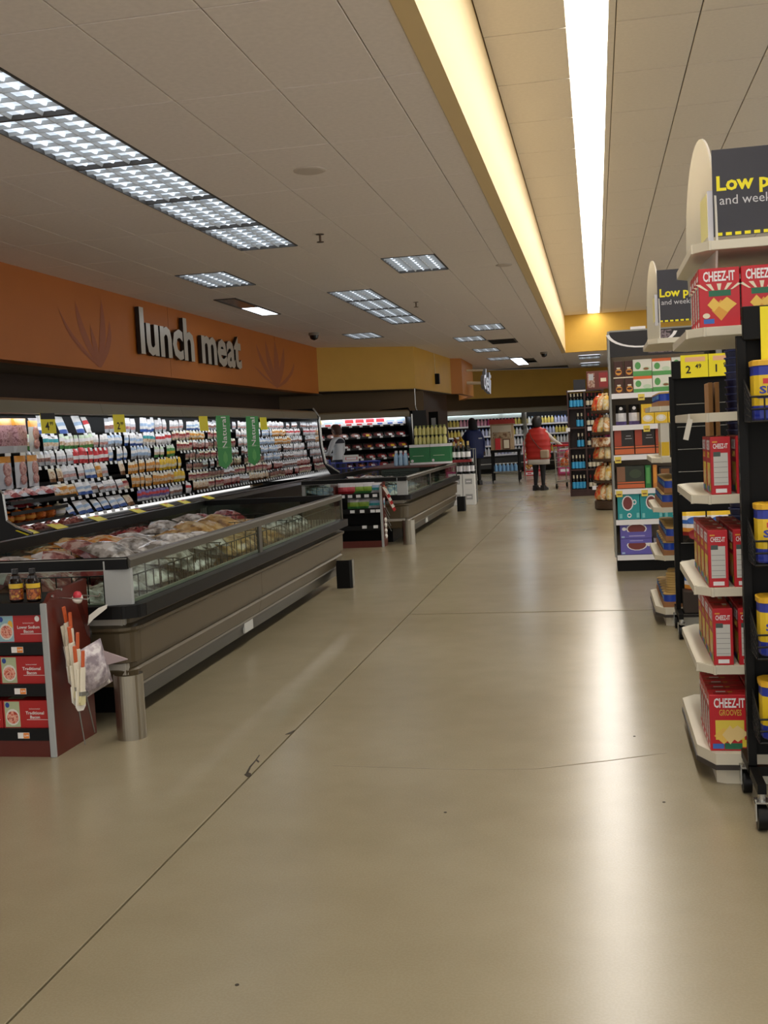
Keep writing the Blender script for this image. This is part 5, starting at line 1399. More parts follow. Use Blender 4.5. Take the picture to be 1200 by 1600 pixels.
for up in (0, 1):
    p = [('F', .2, .25, .85, .95, C_WHITE, 'o'), ('F', .24, .3, .81, .9, CUP, 'o', 2)]
    p += [('F', .1, .02, .95, .42, PU, 'r', 4)] if up else [('F', .1, .72, .95, .99, PU, 'r', 4)]
    p += [('F', .04, .05, .14, .16, C_LBLUE, 'r', 5), ('F', .06, .5, .2, .72, C_WHITE, 'o') if up else ('F', .82, .5, .98, .78, C_WHITE, 'o')]
    p += [('F', .28, .12, .78, .2, rgbm('pale_violet', '#a8a2d8'), 'r', 6)] if up else [('F', .3, .84, .72, .9, rgbm('pale_violet', '#a8a2d8'), 'r', 6)]
    pu.append(carton(.30, .2, .155, PU, p).mesh('cocoa_box'))
for s_ in range(2): put('cocoa_box', pu[s_], .185, GS[0]+.006+.157*s_, 'purple cocoa box with a cup picture, %s one of the stack on the bottom shelf' % ['lower', 'upper'][s_], 'cocoa box', 'purple boxes', y=.12)
put('cocoa_box', carton(.26, .2, .15, M('box_grey', '#8c8890', .5), [('F', .1, .2, .9, .8, M('box_grey2', '#a09ca4', .5))]).mesh('cocoa_box'), .48, GS[0]+.006, 'grey shadowed box beside the purple boxes on the bottom shelf', 'box', y=.14)

# ================================================================ bread stand
BR = (.27, 18.95, 0)
t = empty('bread_stand', BR, label='round tiered brown stand heaped with bagged bread', cat='display stand')
BRN = M('stand_brown', '#4a3626', .5)
MB().lathe([(.32, 0), (.345, .02), (.345, .14), (.33, .15)], BRN, n=24).build('base_drum', t)
MB().cyl((0, 0, .1), (0, 0, 1.95), .05, BLACK, n=10).build('post', t)
TZ = [.15, .47, .83, 1.28, 1.64]
for z in TZ[1:]:
    MB().lathe([(.05, z-.02), (.34, z-.02), (.355, z), (.355, z+.03), (.345, z+.03), (.34, z-.008), (.05, z-.008)], BRN, n=24).build('tier', t)
LBL = speckle('lattice_label', '#efe6d6', '#c89a6a', '#7c3a24', 14)
MB().lathe([(.352, 1.06), (.362, 1.075), (.362, 1.20), (.352, 1.215)], LBL, n=28).build('header_band', t)
MB().cyl((0, 0, 1.06), (0, 0, 1.075), .35, BRN, n=24).build('tier', t)
BRD_R = speckle('bread_bag_red', '#d8402a', '#e87a3a', '#c8a060', 12, .25); BRD_Y = speckle('bread_bag_yellow', '#e2b548', '#d8c89a', '#e8d8b8', 12, .25); BRD_W = speckle('bread_bag_pale', '#e8d0a0', '#d89a5a', '#f0e4cc', 12, .25)
def loaf(mat):
    b = MB(); b.lathe([(.001, -.15), (.05, -.135), (.07, -.08), (.072, .06), (.055, .11), (.02, .13), (.028, .17), (.001, .172)], mat, n=10, sy=.85)
    return b.mesh('bread_bag')
LO = [loaf(BRD_R), loaf(BRD_Y), loaf(BRD_W)]
tn = ['lowest', 'second', 'third', 'fourth', 'top']
for r, z in enumerate(TZ):
    n = 12
    for i in range(n):
        a = PI + PI*1.5*(i-(n-1)/2)/n + .6
        kk = 0 if i < 6 else (1 if (i+r) % 2 else 2)
        if r == 1 and i > 5: kk = 2 - i % 2
        o = link('bread_bag', LO[kk], None, (BR[0]+.25*math.cos(a), BR[1]+.25*math.sin(a), z+.15), rot=(0, 0, a))
        o.rotation_euler = Euler((random.uniform(-.1, .1), -.35, a))
        o['label'] = '%s bread bag on the %s tier of the round bread stand' % (['red and orange', 'golden yellow', 'pale cream'][kk], tn[r]) + ', %s around' % nth(i); o['category'] = 'bread'; o['group'] = '%s bread bags on the %s tier' % (['red', 'yellow', 'pale'][kk], tn[r])

# ================================================================ wine rack
WR = (-.565, 22.6, 0)
WOOD = M('dark_wood', '#3a1d17', .4, noise=.2, scale=5)
t = empty('wine_rack', WR, label='dark wooden wine rack with blue labelled bottles in pigeonholes', cat='wine rack')
for x in (0, .335, .70): MB().box(x, 0, 0, x+.03, .5, 2.12, WOOD).build('upright', t)
MB().box(0, .47, 0, .73, .5, 2.1, WOOD).build('back_panel', t)
MB().box(-.01, -.01, 2.12, .74, .5, 2.15, WOOD).build('top_board', t)
WZ = [.14, .55, .99, 1.40, 1.80]
for z in WZ: 
    MB().box(.03, .0, z-.03, .335, .47, z, WOOD).build('shelf', t); MB().box(.365, .0, z-.03, .70, .47, z, WOOD).build('shelf', t)
MB().box(.03, .02, 0, .335, .04, .11, WOOD).build('kick_board', t); MB().box(.365, .02, 0, .70, .04, .11, WOOD).build('kick_board', t)
wbl = wine(WGL, M('label_sky_blue', '#3fa6d8', .45), C_CREAM, h=.285, r=.036, lz=(.02, .15)).mesh('wine_bottle')
wdk = wine(WGL, C_CREAM, C_DKRED, h=.28).mesh('wine_bottle')
sn = ['bottom', 'second', 'third', 'fourth', 'top']
for r, z in enumerate(WZ):
    xs = [.075, .145, .215, .285] if r in (0, 1, 4) else [.205, .28]
    for d_ in range(2):
        for x in xs:
            link('wine_bottle', wbl, None, (WR[0]+x, WR[1]+.07+.09*d_, z), label='sky blue labelled bottle, %s shelf of wine rack, %s row, %s from left' % (sn[r], ['front', 'back'][d_], nth(xs.index(x))), cat='wine bottle', group='blue label bottles, %s shelf %s' % (sn[r], d_))
    for x in (.41, .49, .57, .65)[:4 if r != 0 else 2]:
        link('wine_bottle', wdk, None, (WR[0]+x, WR[1]+.12, z), label='dull labelled bottle, right bay of wine rack, %s shelf, %s along' % (sn[r], nth(int(round((x-.41)/.08)))), cat='wine bottle', group='right bay bottles, %s shelf' % sn[r])
for x, z, i in ((-.04, 1.36, 0), (.39, 1.36, 1), (.44, .16, 2), (.53, .16, 3)):
    MB().box(-.04, -.012, -.04, .04, -.004, .04, C_WHITE).build('price_tag', t, (x+.04, -.001, z))
carton(.24, .3, .21, M('carton_black', '#1d1d22', .5), [('F', .05, .1, .95, .9, M('carton_black2', '#26262c', .5))]).build('black_carton', None, (WR[0]+.26, WR[1]+.2, 2.151), label='plain black carton on top of the wine rack', cat='carton')
MB().box(-.2, -.01, 0, .16, .0, .03, C_WHITE).build('shelf_sign', t, (.22, -.0105, 2.12))
wcx = carton(.23, .3, .36, M('carton_maroon', '#6a3026', .5), [('F', .1, .1, .7, .9, speckle('carton_picture', '#8a5a44', '#b89a88', '#5a2a22', 12)), ('F', .2, .5, .6, .85, C_GREY, 'r', 1)]).mesh('wine_carton')
wcy = carton(.22, .3, .36, M('carton_maroon'), [('F', .1, .1, .9, .9, C_DKRED), ('F', .25, .4, .75, .6, C_CREAM, 'r', 1)]).mesh('wine_carton')
for i, me in enumerate((wcx, wcy)): link('wine_carton', me, None, (WR[0]+.52+.24*i - (.0 if i == 0 else .02), WR[1]+.2, 2.151), label='maroon picture carton on top of the wine rack, %s' % ['left', 'right'][i], cat='carton', group='maroon cartons on the wine rack')
# ================================================================ back wall drink cases
bd = Vector((5.85, 3.5, 0)).normalized(); bang = math.atan2(bd.y, bd.x)
JO = (-5.6, 35.75, 0)     # local +y runs along the wall, +x out to the room
JRZ = bang - PI/2
jc = case_section('display_case', 8.6, 1.0, -.1, .95, 'long bright drink case along the far back wall', (JO[0]+.3, JO[1]+.15, 0), JRZ, z_can0=1.95, z_can1=2.12, lip_z=.55)
JM = Matrix.Translation((JO[0]+.3, JO[1]+.15, 0)) @ Euler((0, 0, JRZ)).to_matrix().to_4x4()
for y in (-.03, 3.05, 5.9, 8.6):
    MB().prism([(0, 0), (1.0, 0), (1.0, .56), (.82, .7), (.78, 1.95), (0, 1.95)], 'y', y-.02, y+.02, ALU if 0 < y < 8 else CASEB).build('end_panel', jc)
JZ = [1.56, 1.22, .90, .60]
for r, z in enumerate(JZ):
    MB().box(.0, .02, z-.03, .58+.06*r, 8.58, z-.005, CASEB).build('shelf', jc)
    MB().box(.58+.06*r, .02, z-.035, .588+.06*r, 8.58, z+.02, C_WHITE).build('tag_strip', jc)
def jug(body, cap, h=.26, r=.052):
    b = MB(); b.lathe([(r*.9, 0), (r, .01), (r, h*.62), (r*.5, h*.84), (r*.4, h*.88)], body, n=8); b.lathe([(r*.45, h*.88), (r*.45, h)], cap, n=8)
    return b.mesh('drink_bottle')
JK = {'yellow': jug(rgbm('juice_yellow', '#ead56a'), C_WHITE), 'white': jug(rgbm('milk_white', '#f0f0ee'), C_LBLUE), 'pink': jug(rgbm('juice_pink', '#e0a0b4'), rgbm('magenta', '#c03a78')), 'red': jug(rgbm('juice_red', '#c8303a'), C_WHITE), 'magenta': jug(rgbm('magenta'), C_WHITE), 'orange': jug(rgbm('juice_orange', '#eeb060'), C_GREEN), 'pale blue': jug(rgbm('pale_lilac', '#c8cce8'), C_BLUE)}
jplan = [['yellow', 'pink', 'pink', 'magenta', 'pink', 'yellow', 'white', 'yellow', 'pale blue', 'orange', 'yellow', 'white', 'white', 'yellow', 'white', 'yellow'],
         ['yellow', 'white', 'pale blue', 'white', 'yellow', 'white', 'pale blue', 'pale blue', 'yellow', 'red', 'yellow', 'yellow', 'white', 'magenta', 'yellow', 'white'],
         ['white', 'yellow', 'pale blue', 'yellow', 'white', 'pale blue', 'yellow', 'white', 'red', 'red', 'magenta', 'magenta', 'yellow', 'yellow'],
         ['white', 'pale blue', 'white', 'pale blue', 'white', 'white', 'yellow', 'white', 'red', 'red', 'red', 'magenta', 'white', 'yellow']]
jn = ['top', 'second', 'third', 'lowest']
for r, z in enumerate(JZ):
    n = 66
    for i in range(n):
        kd = jplan[r][int(i*len(jplan[r])/n)]
        p = JM @ Vector((.46+.06*r, .2+i*8.25/n, 0))
        link('drink_bottle', JK[kd], None, (p.x, p.y, z-.004), label='%s bottle, %s shelf of the far drink case, %s from left' % (kd, jn[r], nth(i)), cat='bottle', group='%s drink bottles, %s shelf' % (kd, jn[r]))
MB().prism([(.7, 1.94), (.76, 1.94), (.74, 1.80), (.72, 1.80)], 'y', .1, 2.9, M('air_curtain', '#b8c4c0', .3)).build('night_blind', jc)
# maroon posters hanging in the case and dark door with notice
p = JM @ Vector((1.06, 6.6, 0))
MB().box(-.5, -.006, 0, .5, .006, .34, rgbm('poster_maroon', '#8e2a3c')).build('poster', None, (p.x, p.y, 1.2), rz=bang, label='maroon poster hung on the front of the far drink case behind the red vest', cat='poster')
# dark frame with a small lit notice beside the far case (on the dark wall)
t = empty('notice_frame', (-3.98, 26.6, 1.2), label='small pale notice in a dark frame on the brown wall left of the drink case', cat='notice')
MB().box(-.03, -.0, 0, .2, .03, .75, BLACK).build('frame', t); MB().box(.03, -.006, .2, .14, .0, .6, M('notice_pale', '#a9aeb2', .5)).build('paper', t)
MB().box(-.15, -.3, 0, .33, .0, 1.19, DARKB).build('door_plinth', None, (-3.83, 26.9, 0), label='dark brown cupboard under the pale notice', cat='cupboard')
# speaker box, cable on the mustard fascia
t = empty('wall_speaker', (-3.93, 27.4, 2.65), label='small black speaker on the mustard fascia beyond the corner', cat='speaker')
MB().box(0, -.07, 0, .12, .07, .26, BLACK, bev=.01).build('body', t); MB().tube([(.02, 0, .26), (.02, -.02, .6), (.02, -.1, .77)], .006, C_CREAM, n=5).build('cable', t)
t = empty('gooseneck_rod', (-4.02, 24.7, 1.9), label='thin bent metal rod hanging below the mustard corner', cat='rod')
MB().tube([(0, 0, .56), (0, 0, .18), (.02, 0, .08), (.09, 0, .0)], .014, CHROME, n=7).build('rod', t)

# ---------- projecting word sign "deli" (seen almost edge on)
t = empty('blade_sign', (-3.95, 31.2, 2.55), label='white raised letters on two arms jutting from the orange far wall', cat='sign')
MB().cyl((0, 0, .62), (.85, .1, .58), .03, M('arm_cream', '#d8c8a8', .5), n=8).build('arm', t)
MB().cyl((-.05, 0, .28), (.8, .1, .22), .045, M('arm_cream'), n=8).build('arm', t)
vs, fs, (cw, chh) = text_mesh('deli', .012)
sd = M('sign_grey_back', '#7c7e80', .5)
pre = 0
for i, ch in enumerate('deli'):
    w_ = text_mesh('deli'[:i+1], .012)[2][0]; v2, f2, (c2, _h) = text_mesh(ch, .012)
    b = MB(); vv = [((w_-c2+q[0])*.62, (-.05 if q[2] > 0 else .05), q[1]*.85) for q in v2]
    b.add(vv, f2, [C_WHITE if max(vv[j][1] for j in f) < 0 else sd for f in f2])
    b.build('letter', t, (.82, .0, .10), rot=(0, .2, math.radians(82)))

# ---------- wooden display cart with red roof
t = empty('display_cart', (-2.78, 29.3, 0), label='wooden display cart with red top and a black table, behind the blue coat', cat='display cart')
cw_ = .72
for x in (.02, cw_): 
    for y in (.02, .5): MB().cyl((x, y, .06), (x, y, .86), .028, BLACK, n=8).build('leg', t)
for x in (.02, cw_):
    b = MB(); b.cyl((x-.015, .02, .045), (x+.015, .02, .045), .045, BLACKP, n=12); b.build('caster', t)
MB().box(-.02, -.02, .82, cw_+.06, .55, .89, BLACK, bev=.005).build('table_top', t)
MB().box(0, 0, .28, cw_+.03, .52, .31, GREYT).build('lower_shelf', t)
b = MB(); b.box(.0, .0, .89, .6, .4, 1.58, M('wood_tan', '#b09878', .6, noise=.15, scale=5)); b.build('cabinet', t)
MB().prism([(-.03, 1.58), (.64, 1.58), (.62, 1.70), (-.01, 1.70)], 'y', -.04, .44, M('roof_red', '#a8352c', .5)).build('roof', t)
b = MB(); b.box(.04, -.006, 1.2, .56, .0, 1.54, M('panel_pale', '#c8c0ae', .6)); b.box(.06, -.008, 1.2, .54, -.006, 1.36, speckle('mountain_picture', '#7a5a3c', '#b09a7c', '#5a4630', 6)); b.build('front_panel', t)
for x, z, w_, h_, m in ((.12, .9, .14, .3, C_RED), (.32, .9, .2, .28, M('frame_wood', '#6a4a34', .6))):
    MB().box(x, -.02, z, x+w_, -.0, z+h_, m).build('plaque', t)
MB().box(.35, -.022, .93, .49, -.0205, 1.15, C_CREAM).build('notice', t)
BJ = jug(rgbm('jug_blue', '#7fb0dc'), C_WHITE, .22, .05)
for i in range(6):
    link('blue_jug', BJ, None, (-2.68+.105*i, 29.45, .311), label='pale blue jug on the display cart lower shelf, %s from left' % nth(i), cat='jug', group='blue jugs on the display cart')
# second display with netted onions right of it
t = empty('produce_rack', (-1.93, 29.9, 0), label='narrow rack of netted golden bags beside the display cart', cat='rack')
for x in (0, .34): MB().cyl((x, 0, 0), (x, 0, 1.3), .015, GREYT, n=6).build('post', t)
for z in (.3, .62, .94): MB().box(0, -.02, z-.02, .34, .25, z, GREYT).build('shelf', t)
ONI = speckle('netted_onion', '#c88a3c', '#e0b060', '#8e5a2c', 14)
ob = MB()
for q in ((0, 0, 0), (.05, .02, .06), (-.05, .01, .05), (.0, 0, .11)): ob.lathe([(.001, -.045), (.04, -.02), (.045, 0), (.03, .03), (.001, .05)], ONI, n=8, T=TR(q[0], q[1], q[2]+.045))
obm = ob.mesh('onion_bag')
for r, z in enumerate((.3, .62, .94)):
    for i in range(2): link('onion_bag', obm, None, (-1.85+.17*i, 29.97, z+.001), label='golden netted bag on the narrow rack, %s shelf, %s' % (['lowest', 'middle', 'top'][r], ['left', 'right'][i]), cat='netted bag', group='netted bags %d' % r)
# red stacked boxes by the back case
rb = carton(.3, .25, .17, rgbm('stack_red', '#c8323a'), [('F', .1, .2, .9, .6, C_WHITE), ('F', .3, .3, .7, .5, C_RED, 'r', 1)]).mesh('red_carton')
for k in range(6):
    for j in range(2): link('red_carton', rb, None, (-2.02+.31*j-.0, 33.2+.0*j, .001+.171*k), label='red and white carton left of the red vest, %s layer up, %s column' % (nth(k), ['left', 'right'][j]), cat='carton', group='red cartons layer %d' % k)
mg = carton(.4, .3, .32, rgbm('poster_maroon'), [('F', .1, .2, .9, .8, rgbm('magenta')), ('F', .2, .35, .8, .6, C_WHITE, 'r', 1)]).mesh('bin')
for k in range(3): link('dump_bin', mg, None, (-.95, 32.4, .001+.321*k), label='maroon display carton stacked behind the shopping cart, %s' % ['bottom', 'middle', 'top'][k], cat='carton', group='maroon cartons stack')

# ================================================================ shopping carts
def shopping_cart(loc, rz, label, plastic=None):
    t = empty('shopping_cart', loc, rz, label=label, cat='shopping cart')
    m = plastic or CHROME
    L, w0, w1 = .85, .26, .2
    b = MB()
    for k in range(5):
        z = .5 + .11*k; e = .02*k
        b.tube([(-w0-e*.3, 0, z), (w0+e*.3, 0, z), (w1+e*.3, L+e, z+.0), (-w1-e*.3, L+e, z), (-w0-e*.3, 0, z)], .006 if k < 4 else .012, m, n=6)
    for i in range(9):
        f = i/8; y = L*f; hw = w0+(w1-w0)*f
        for s in (-1, 1): b.cyl((s*hw, y, .5), (s*(hw+.02), y+.06*f, .94), .004, m, n=5)
        b.cyl((-hw, y, .5), (hw, y, .5), .004, m, n=5)
    for i in range(6):
        x = -w1 + 2*w1*i/5; b.cyl((x, L, .5), (x, L+.08, .94), .004, m, n=5); b.cyl((x*1.25, 0, .5), (x*1.25, 0, .94), .004, m, n=5)
    b.build('basket', t)
    b = MB()
    for s in (-1, 1): b.tube([(s*.26, -.12, 1.0), (s*.26, .0, .5), (s*.27, .05, .16), (s*.22, L, .16), (s*.2, L-.1, .48)], .014, m, n=7)
    b.cyl((-.27, .05, .16), (.27, .05, .16), .012, m, n=7); b.cyl((-.22, L, .16), (.22, L, .16), .012, m, n=7)
    for i in range(6): b.cyl((-.2+.08*i, .05, .17), (-.17+.068*i, L, .17), .005, m, n=5)
    b.build('frame', t)
    MB().cyl((-.28, -.12, 1.0), (.28, -.12, 1.0), .02, REDP if not plastic else m, n=10).build('handle', t)
    for x, y in ((-.26, .06), (.26, .06), (-.21, L), (.21, L)):
        c = MB(); c.cyl((x-.015, y, .062), (x+.015, y, .062), .062, BLACKP, n=14); cc = c.build('wheel', t)
        c = MB(); c.box(x-.022, y-.02, .06, x-.016, y+.02, .16, m); c.box(x+.016, y-.02, .06, x+.022, y+.02, .16, m); c.build('fork', cc)
    return t
shopping_cart((-.70, 25.46, 0), math.radians(-12), 'wire shopping cart pushed by the person in the red vest')
SB = [speckle('grocery_orange', '#c8502a', '#e08a4a', '#8a3020', 10), speckle('grocery_red', '#b83030', '#d86a50', '#7a2420', 10)]
for i, (x, y, z) in enumerate(((-.76, 25.66, .51), (-.55, 25.70, .51), (-.58, 25.98, .51), (-.66, 25.70, .68))):
    b = MB(); b.lathe([(.03, 0), (.10, .02), (.11, .1), (.07, .16), (.02, .2)], SB[i % 2], n=10)
    b.build('grocery_bag', None, (x, y, z), label='%s grocery bag in the shopping cart' % ['large orange', 'dark red', 'rear orange', 'topmost red'][i], cat='grocery bag')
BLP = M('cart_blue_plastic', '#2236a0', .4)
t = shopping_cart((-5.16, 21.12, 0), math.radians(-62), 'blue plastic trolley in front of the person in the white shirt', BLP)
carton(.3, .12, .14, M('carton_white'), [('F', .1, .3, .9, .7, C_RED), ('F', .15, .35, .85, .65, C_WHITE, 'r', 1)]).build('stock_carton', None, (-4.82, 21.30, .945), rz=.45, label='white carton with red lettering band on the blue trolley', cat='carton')

# ================================================================ people
SKIN = M('skin', '#b98468', .55); SKIN_D = M('skin_dark', '#5a3c2c', .55); HAIR_BLK = M('hair_black', '#14100e', .5); HAIR_BR = M('hair_brown', '#4a2a1c', .5)
SHOE = M('shoe_dark', '#1c1a1a', .5); EYE = M('eye_dark', '#16110e', .3)
def skin_body(name, parent, pts, edges, paint, root=0):
    me = bpy.data.meshes.new(name); me.from_pydata([p[:3] for p in pts], edges, [])
    o = bpy.data.objects.new(name, me); COL.objects.link(o)
    md = o.modifiers.new('skin', 'SKIN'); md.use_smooth_shade = True
    for i, p in enumerate(pts):
        sv = me.skin_vertices[0].data[i]; sv.radius = (p[3], p[4] if len(p) > 4 else p[3]); sv.use_root = (i == root)
    sb = o.modifiers.new('sub', 'SUBSURF'); sb.levels = 2; sb.render_levels = 2
    dg = bpy.context.evaluated_depsgraph_get(); dg.update()
    nm = bpy.data.meshes.new_from_object(o.evaluated_get(dg)); nm.name = name
    bpy.data.objects.remove(o)
    mats = []; nm.materials.clear()
    for p in nm.polygons:
        m = paint(p.center)
        if m not in mats: mats.append(m); nm.materials.append(m)
        p.material_index = mats.index(m); p.use_smooth = True
    return link(name, nm, parent)
def person(loc, rz, label, H, arms, paint, girth=1.0, headturn=0.0, lean=0.0, legs=((-.1, 0), (.1, 0))):
    """local facing +y; arms = [(elbow, wrist) left, right]"""
    s = H/1.72
    t = empty('person', loc, rz, label=label, cat='person')
    P = []; E = []
    def v(x, y, z, r, r2=None): P.append((x*s, (y+lean*max(0, z-.95))*s, z*s, r*s, (r2 or r)*s)); return len(P)-1
    g = girth
    pel = v(0, 0, .95, .15*g, .115*g); wa = v(0, .01, 1.10, .135*g, .105*g); ch = v(0, 0, 1.27, .15*g, .11*g); up = v(0, -.01, 1.39, .12, .085)
    nk = v(0, 0, 1.47, .052); hb = v(0, .02, 1.545, .068, .08); hm_ = v(0, .015, 1.62, .078, .094); ht = v(0, .0, 1.69, .055, .065)
    E += [(pel, wa), (wa, ch), (ch, up), (up, nk), (nk, hb), (hb, hm_), (hm_, ht)]
    for sg, (elb, wri) in zip((-1, 1), arms):
        sh = v(sg*.165*(.5+.5*g), -.01, 1.385, .062); el = v(*elb, .046); wr_ = v(*wri, .03)
        d = (Vector(wri)-Vector(elb)).normalized()
        pm = v(wri[0]+d.x*.05, wri[1]+d.y*.05, wri[2]+d.z*.05, .034, .02)
        E += [(up, sh), (sh, el), (el, wr_), (wr_, pm)]
        side = d.orthogonal().normalized()
        side = d.cross(Vector((0, 0, 1)))
        side = side.normalized() if side.length > .1 else Vector((1, 0, 0))
        for k in range(4):
            q = Vector(wri)+d*.085+side*(k-1.5)*.021; q2 = q+d*(.032+.004*(1.5-abs(k-1.5)))+Vector((0, 0, -.01)); q3 = q2+d*.022+Vector((0, 0, -.018))
            a = v(*q, .0105); b_ = v(*q2, .0095); c = v(*q3, .008); E += [(pm, a), (a, b_), (b_, c)]
        q = Vector(wri)+d*.035+side*(-.036*sg*1.0); q2 = q+d*.035+side*(-.016*sg); a = v(*q, .012); b_ = v(*q2, .0095); E += [(wr_, a), (a, b_)]
    for sg, (fx, fy) in zip((-1, 1), legs):
        hp = v(sg*.085*(.6+.4*g), 0, .90, .105*g); kn = v(sg*.09+fx*.3-sg*.03, fy*.5+.02, .50, .07); an = v(fx, fy-.01, .10, .043); to = v(fx+.01*sg, fy+.11, .04, .04, .03)
        E += [(pel, hp), (hp, kn), (kn, an), (an, to)]
    body = skin_body('body', t, P, E, lambda c: paint(c/s))
    # face: eyes, nose, mouth, ears
    f = MB()
    for sx in (-.03, .03): f.lathe([(.001, -.009), (.009, 0), (.001, .009)], EYE, n=8, T=TR(sx*s, (.098+lean*.67)*s, 1.615*s))
    f.build('eyes', t)
    sk = paint(Vector((0, .1, 1.6)))
    f = MB(); f.lathe([(.006, .02), (.013, -.012), (.004, -.02)][::-1], sk, n=7, T=TR(0, (.108+lean*.65)*s, 1.59*s)); f.build('nose', t)
    f = MB(); f.box(-.022*s, (.092+lean*.6)*s, 1.55*s, .022*s, (.1+lean*.6)*s, 1.558*s, M('lips', '#8a4a44', .5)); f.build('mouth', t)
    for sx in (-1, 1):
        f = MB(); f.lathe([(.004, -.03), (.012, -.01), (.014, .015), (.005, .03)], sk, n=8, T=TR(sx*.083*s, (.0+lean*.65)*s, 1.61*s), sy=1.6); f.build('ear', t)
    for sg, (fx, fy) in zip((-1, 1), legs):
        f = MB(); f.prism([(-.08, 0), (.17, 0), (.185, .02), (.16, .055), (.06, .085), (.03, .12), (-.07, .12), (-.085, .03)], 'x', (fx-.045)*s, (fx+.045)*s, SHOE, T=TR(0, fy*s, 0)); f.build('shoe', t)
    return t, s
def torso_shell(t, name, rings, mat, n=20, T=None, smooth=True):
    b = MB(); V = []
    for (z, rx, ry, cy) in rings:
        for i in range(n):
            a = 2*PI*i/n; c, q = math.cos(a), math.sin(a); k = (abs(c)**2.5+abs(q)**2.5)**.4
            V.append((rx*c/k, cy+ry*q/k, z))
    m = len(rings)
    F = [(k*n+i, k*n+(i+1) % n, (k+1)*n+(i+1) % n, (k+1)*n+i) for k in range(m-1) for i in range(n)]
    F.append(tuple(range(n))[::-1]); F.append(tuple(range((m-1)*n, m*n)))
    b.add(V, F, mat, T, smooth)
    return b.build(name, t)
def hair(t, s, mat, rings, lean=0, bun=None):
    b = MB(); V = []; n = 14
    for (z, r, cy) in rings:
        for i in range(n):
            a = 2*PI*i/n; V.append((r*math.cos(a)*s, (cy+r*1.12*math.sin(a)+lean*(z-.95))*s, z*s))
    m = len(rings); F = [(k*n+i, k*n+(i+1) % n, (k+1)*n+(i+1) % n, (k+1)*n+i) for k in range(m-1) for i in range(n)]
    F.append(tuple(range((m-1)*n, m*n))); b.add(V, F, mat, None, True)
    if bun: b.lathe([(.001, -.05), (.04, -.03), (.05, 0), (.04, .03), (.001, .05)], mat, n=10, T=TR(*[q*s for q in bun]))
    return b.build('hair', t)

# --- person in the red quilted vest, seen from behind, turned a little right
VEST = M('vest_red', '#b8281e', .5); KNIT = M('knit_white', '#cfc9c0', .8); LEG = M('leggings_black', '#131216', .7)
def paint_red(c):
    if abs(c.x) > .135 and c.z > .83 and c.y > -.3 and c.z < 1.46:
        return SKIN if (abs(c.x) > .28 and c.y > .40) or (c.z < .93 and abs(c.x) > .22) else KNIT
    if c.z > 1.44: return SKIN
    if c.z > .8: return KNIT
    return LEG if c.z > .09 else SHOE
t, s = person((-1.32, 25.25, 0), math.radians(-22), 'person in a red quilted vest and black leggings pushing a cart, seen from behind', 1.66,
              [((-.33, -.02, 1.14), (-.30, .12, .92)), ((.34, .12, 1.18), (.42, .36, 1.06))], paint_red, girth=1.3)
rg = []
for k in range(17):
    f = k/16; z = .74+f*.70
    puff = .022*math.sin(PI*((k % 3)/3))
    rx = .27+.02*math.sin(PI*f) - (.07*max(0, f-.75)/.25); ry = .20 - .055*max(0, f-.7)/.3
    rg.append((z*s, (rx+puff)*s, (ry+puff)*s, .0))
rg.append((1.475*s, .11*s, .10*s, 0)); rg.append((1.50*s, .085*s, .085*s, 0))
torso_shell(t, 'vest', rg, VEST)
torso_shell(t, 'shirt_hem', [(.62*s, .262*s, .20*s, 0), (.76*s, .262*s, .195*s, 0)], KNIT)
hair(t, s, HAIR_BLK, [(1.50, .085, -.03), (1.56, .108, -.022), (1.63, .122, -.012), (1.70, .108, -.008), (1.76, .06, 0)], bun=(0, -.07, 1.69))
MB().tube([(-.17*s, -.12*s, 1.44*s), (-.06*s, -.225*s, 1.25*s), (.12*s, -.225*s, 1.02*s), (.25*s, -.12*s, .93*s)], .009, M('strap_dark', '#5a3a30', .5), n=6).build('bag_strap', t)
MB().box(.15*s, -.25*s, .76*s, .36*s, -.15*s, .96*s, M('handbag_beige', '#b09a80', .5), T=None, bev=.025).build('shoulder_bag', t)

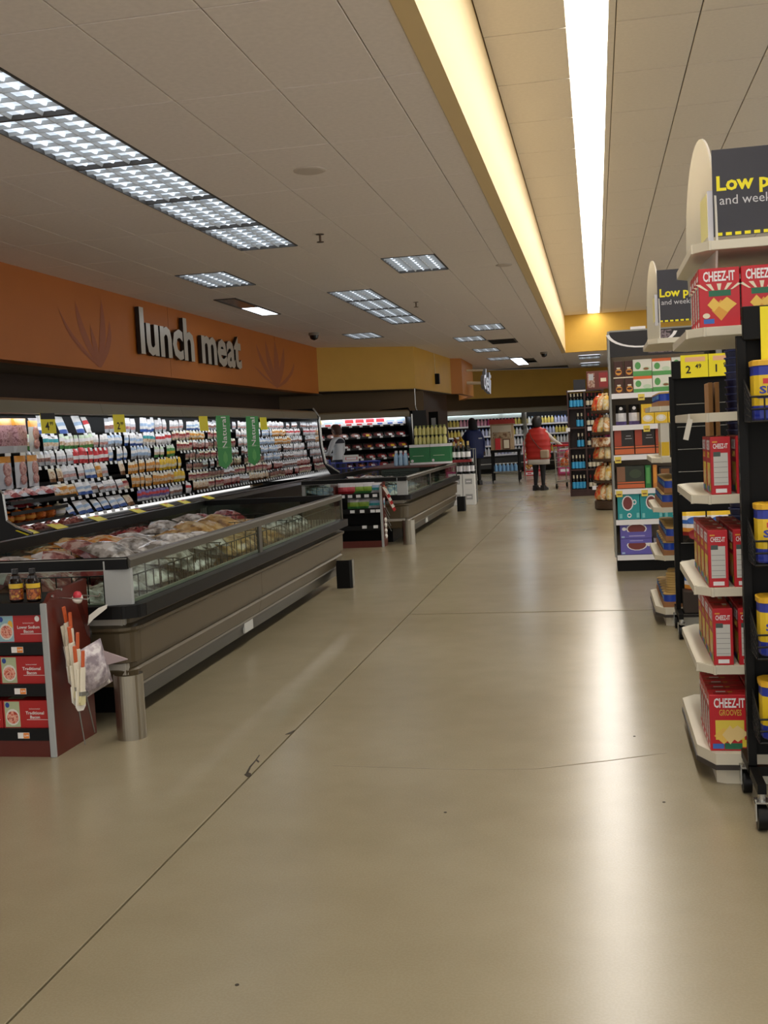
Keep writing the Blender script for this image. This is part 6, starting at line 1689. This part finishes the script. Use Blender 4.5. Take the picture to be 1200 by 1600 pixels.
# --- person in the dark blue hooded coat
COAT = M('coat_blue', '#16285e', .6); HOOD = M('hood_dark', '#15161c', .8)
def paint_blue(c):
    if c.z > 1.46: return SKIN_D
    if c.z > .8: return SKIN_D if (c.z < .86 and abs(c.x) > .2) or c.y > .5 else COAT
    return LEG if c.z > .09 else SHOE
t, s = person((-3.17, 28.9, 0), math.radians(35), 'person in a dark blue coat and dark hood leaning over the far freezer goods', 1.74,
              [((-.30, .16, 1.16), (-.34, .42, 1.16)), ((.30, .02, 1.14), (.33, .10, .9))], paint_blue, girth=1.12, lean=.12)
rg = [(.70, .235, .165, .02), (.85, .25, .175, .02), (1.05, .25, .175, .03), (1.25, .255, .165, .045), (1.38, .235, .14, .06), (1.45, .15, .11, .07), (1.48, .09, .085, .075)]
torso_shell(t, 'coat', [(z*s, a*s, b_*s, c*s) for z, a, b_, c in rg], COAT)
hair(t, s, HOOD, [(1.44, .13, -.02), (1.52, .115, -.02), (1.60, .11, -.012), (1.68, .1, -.008), (1.74, .06, 0), (1.76, .02, 0)], lean=.12)
MB().box(.05*s, -.145*s, 1.2*s, .15*s, -.115*s, 1.23*s, C_GREY).build('logo_patch', t)
# --- employee in white shirt facing the wall case
SHIRT = M('shirt_white', '#d8dde2', .7); APRON = M('apron_dark', '#1c2030', .7)
def paint_w(c):
    if c.z > 1.47: return SKIN
    if c.y > .33 and c.z < 1.3 and c.z > .9: return SKIN
    if c.z > .93: return SHIRT
    return APRON if c.z > .09 else SHOE
t, s = person((-5.20, 21.92, 0), math.radians(68), 'person in a white shirt with dark shoulder yoke, stocking the wall case', 1.70,
              [((-.24, .08, 1.13), (-.16, .34, 1.12)), ((.25, .06, 1.12), (.14, .34, 1.10))], paint_w, girth=1.0, lean=.06)
hair(t, s, HAIR_BR, [(1.52, .075, -.035), (1.58, .094, -.02), (1.64, .101, -.008), (1.70, .085, -.0), (1.735, .045, 0.0)], lean=.06)
torso_shell(t, 'yoke', [(z*s, a*s, b_*s, c*s) for z, a, b_, c in ((1.34, .178, .108, .015), (1.37, .18, .107, .018), (1.40, .168, .10, .02), (1.44, .10, .08, .022))], APRON)
torso_shell(t, 'apron', [(z*s, a*s, b_*s, c*s) for z, a, b_, c in ((.55, .17, .14, .0), (.75, .175, .14, .0), (.97, .165, .13, .0), (1.0, .155, .125, .0))], APRON)
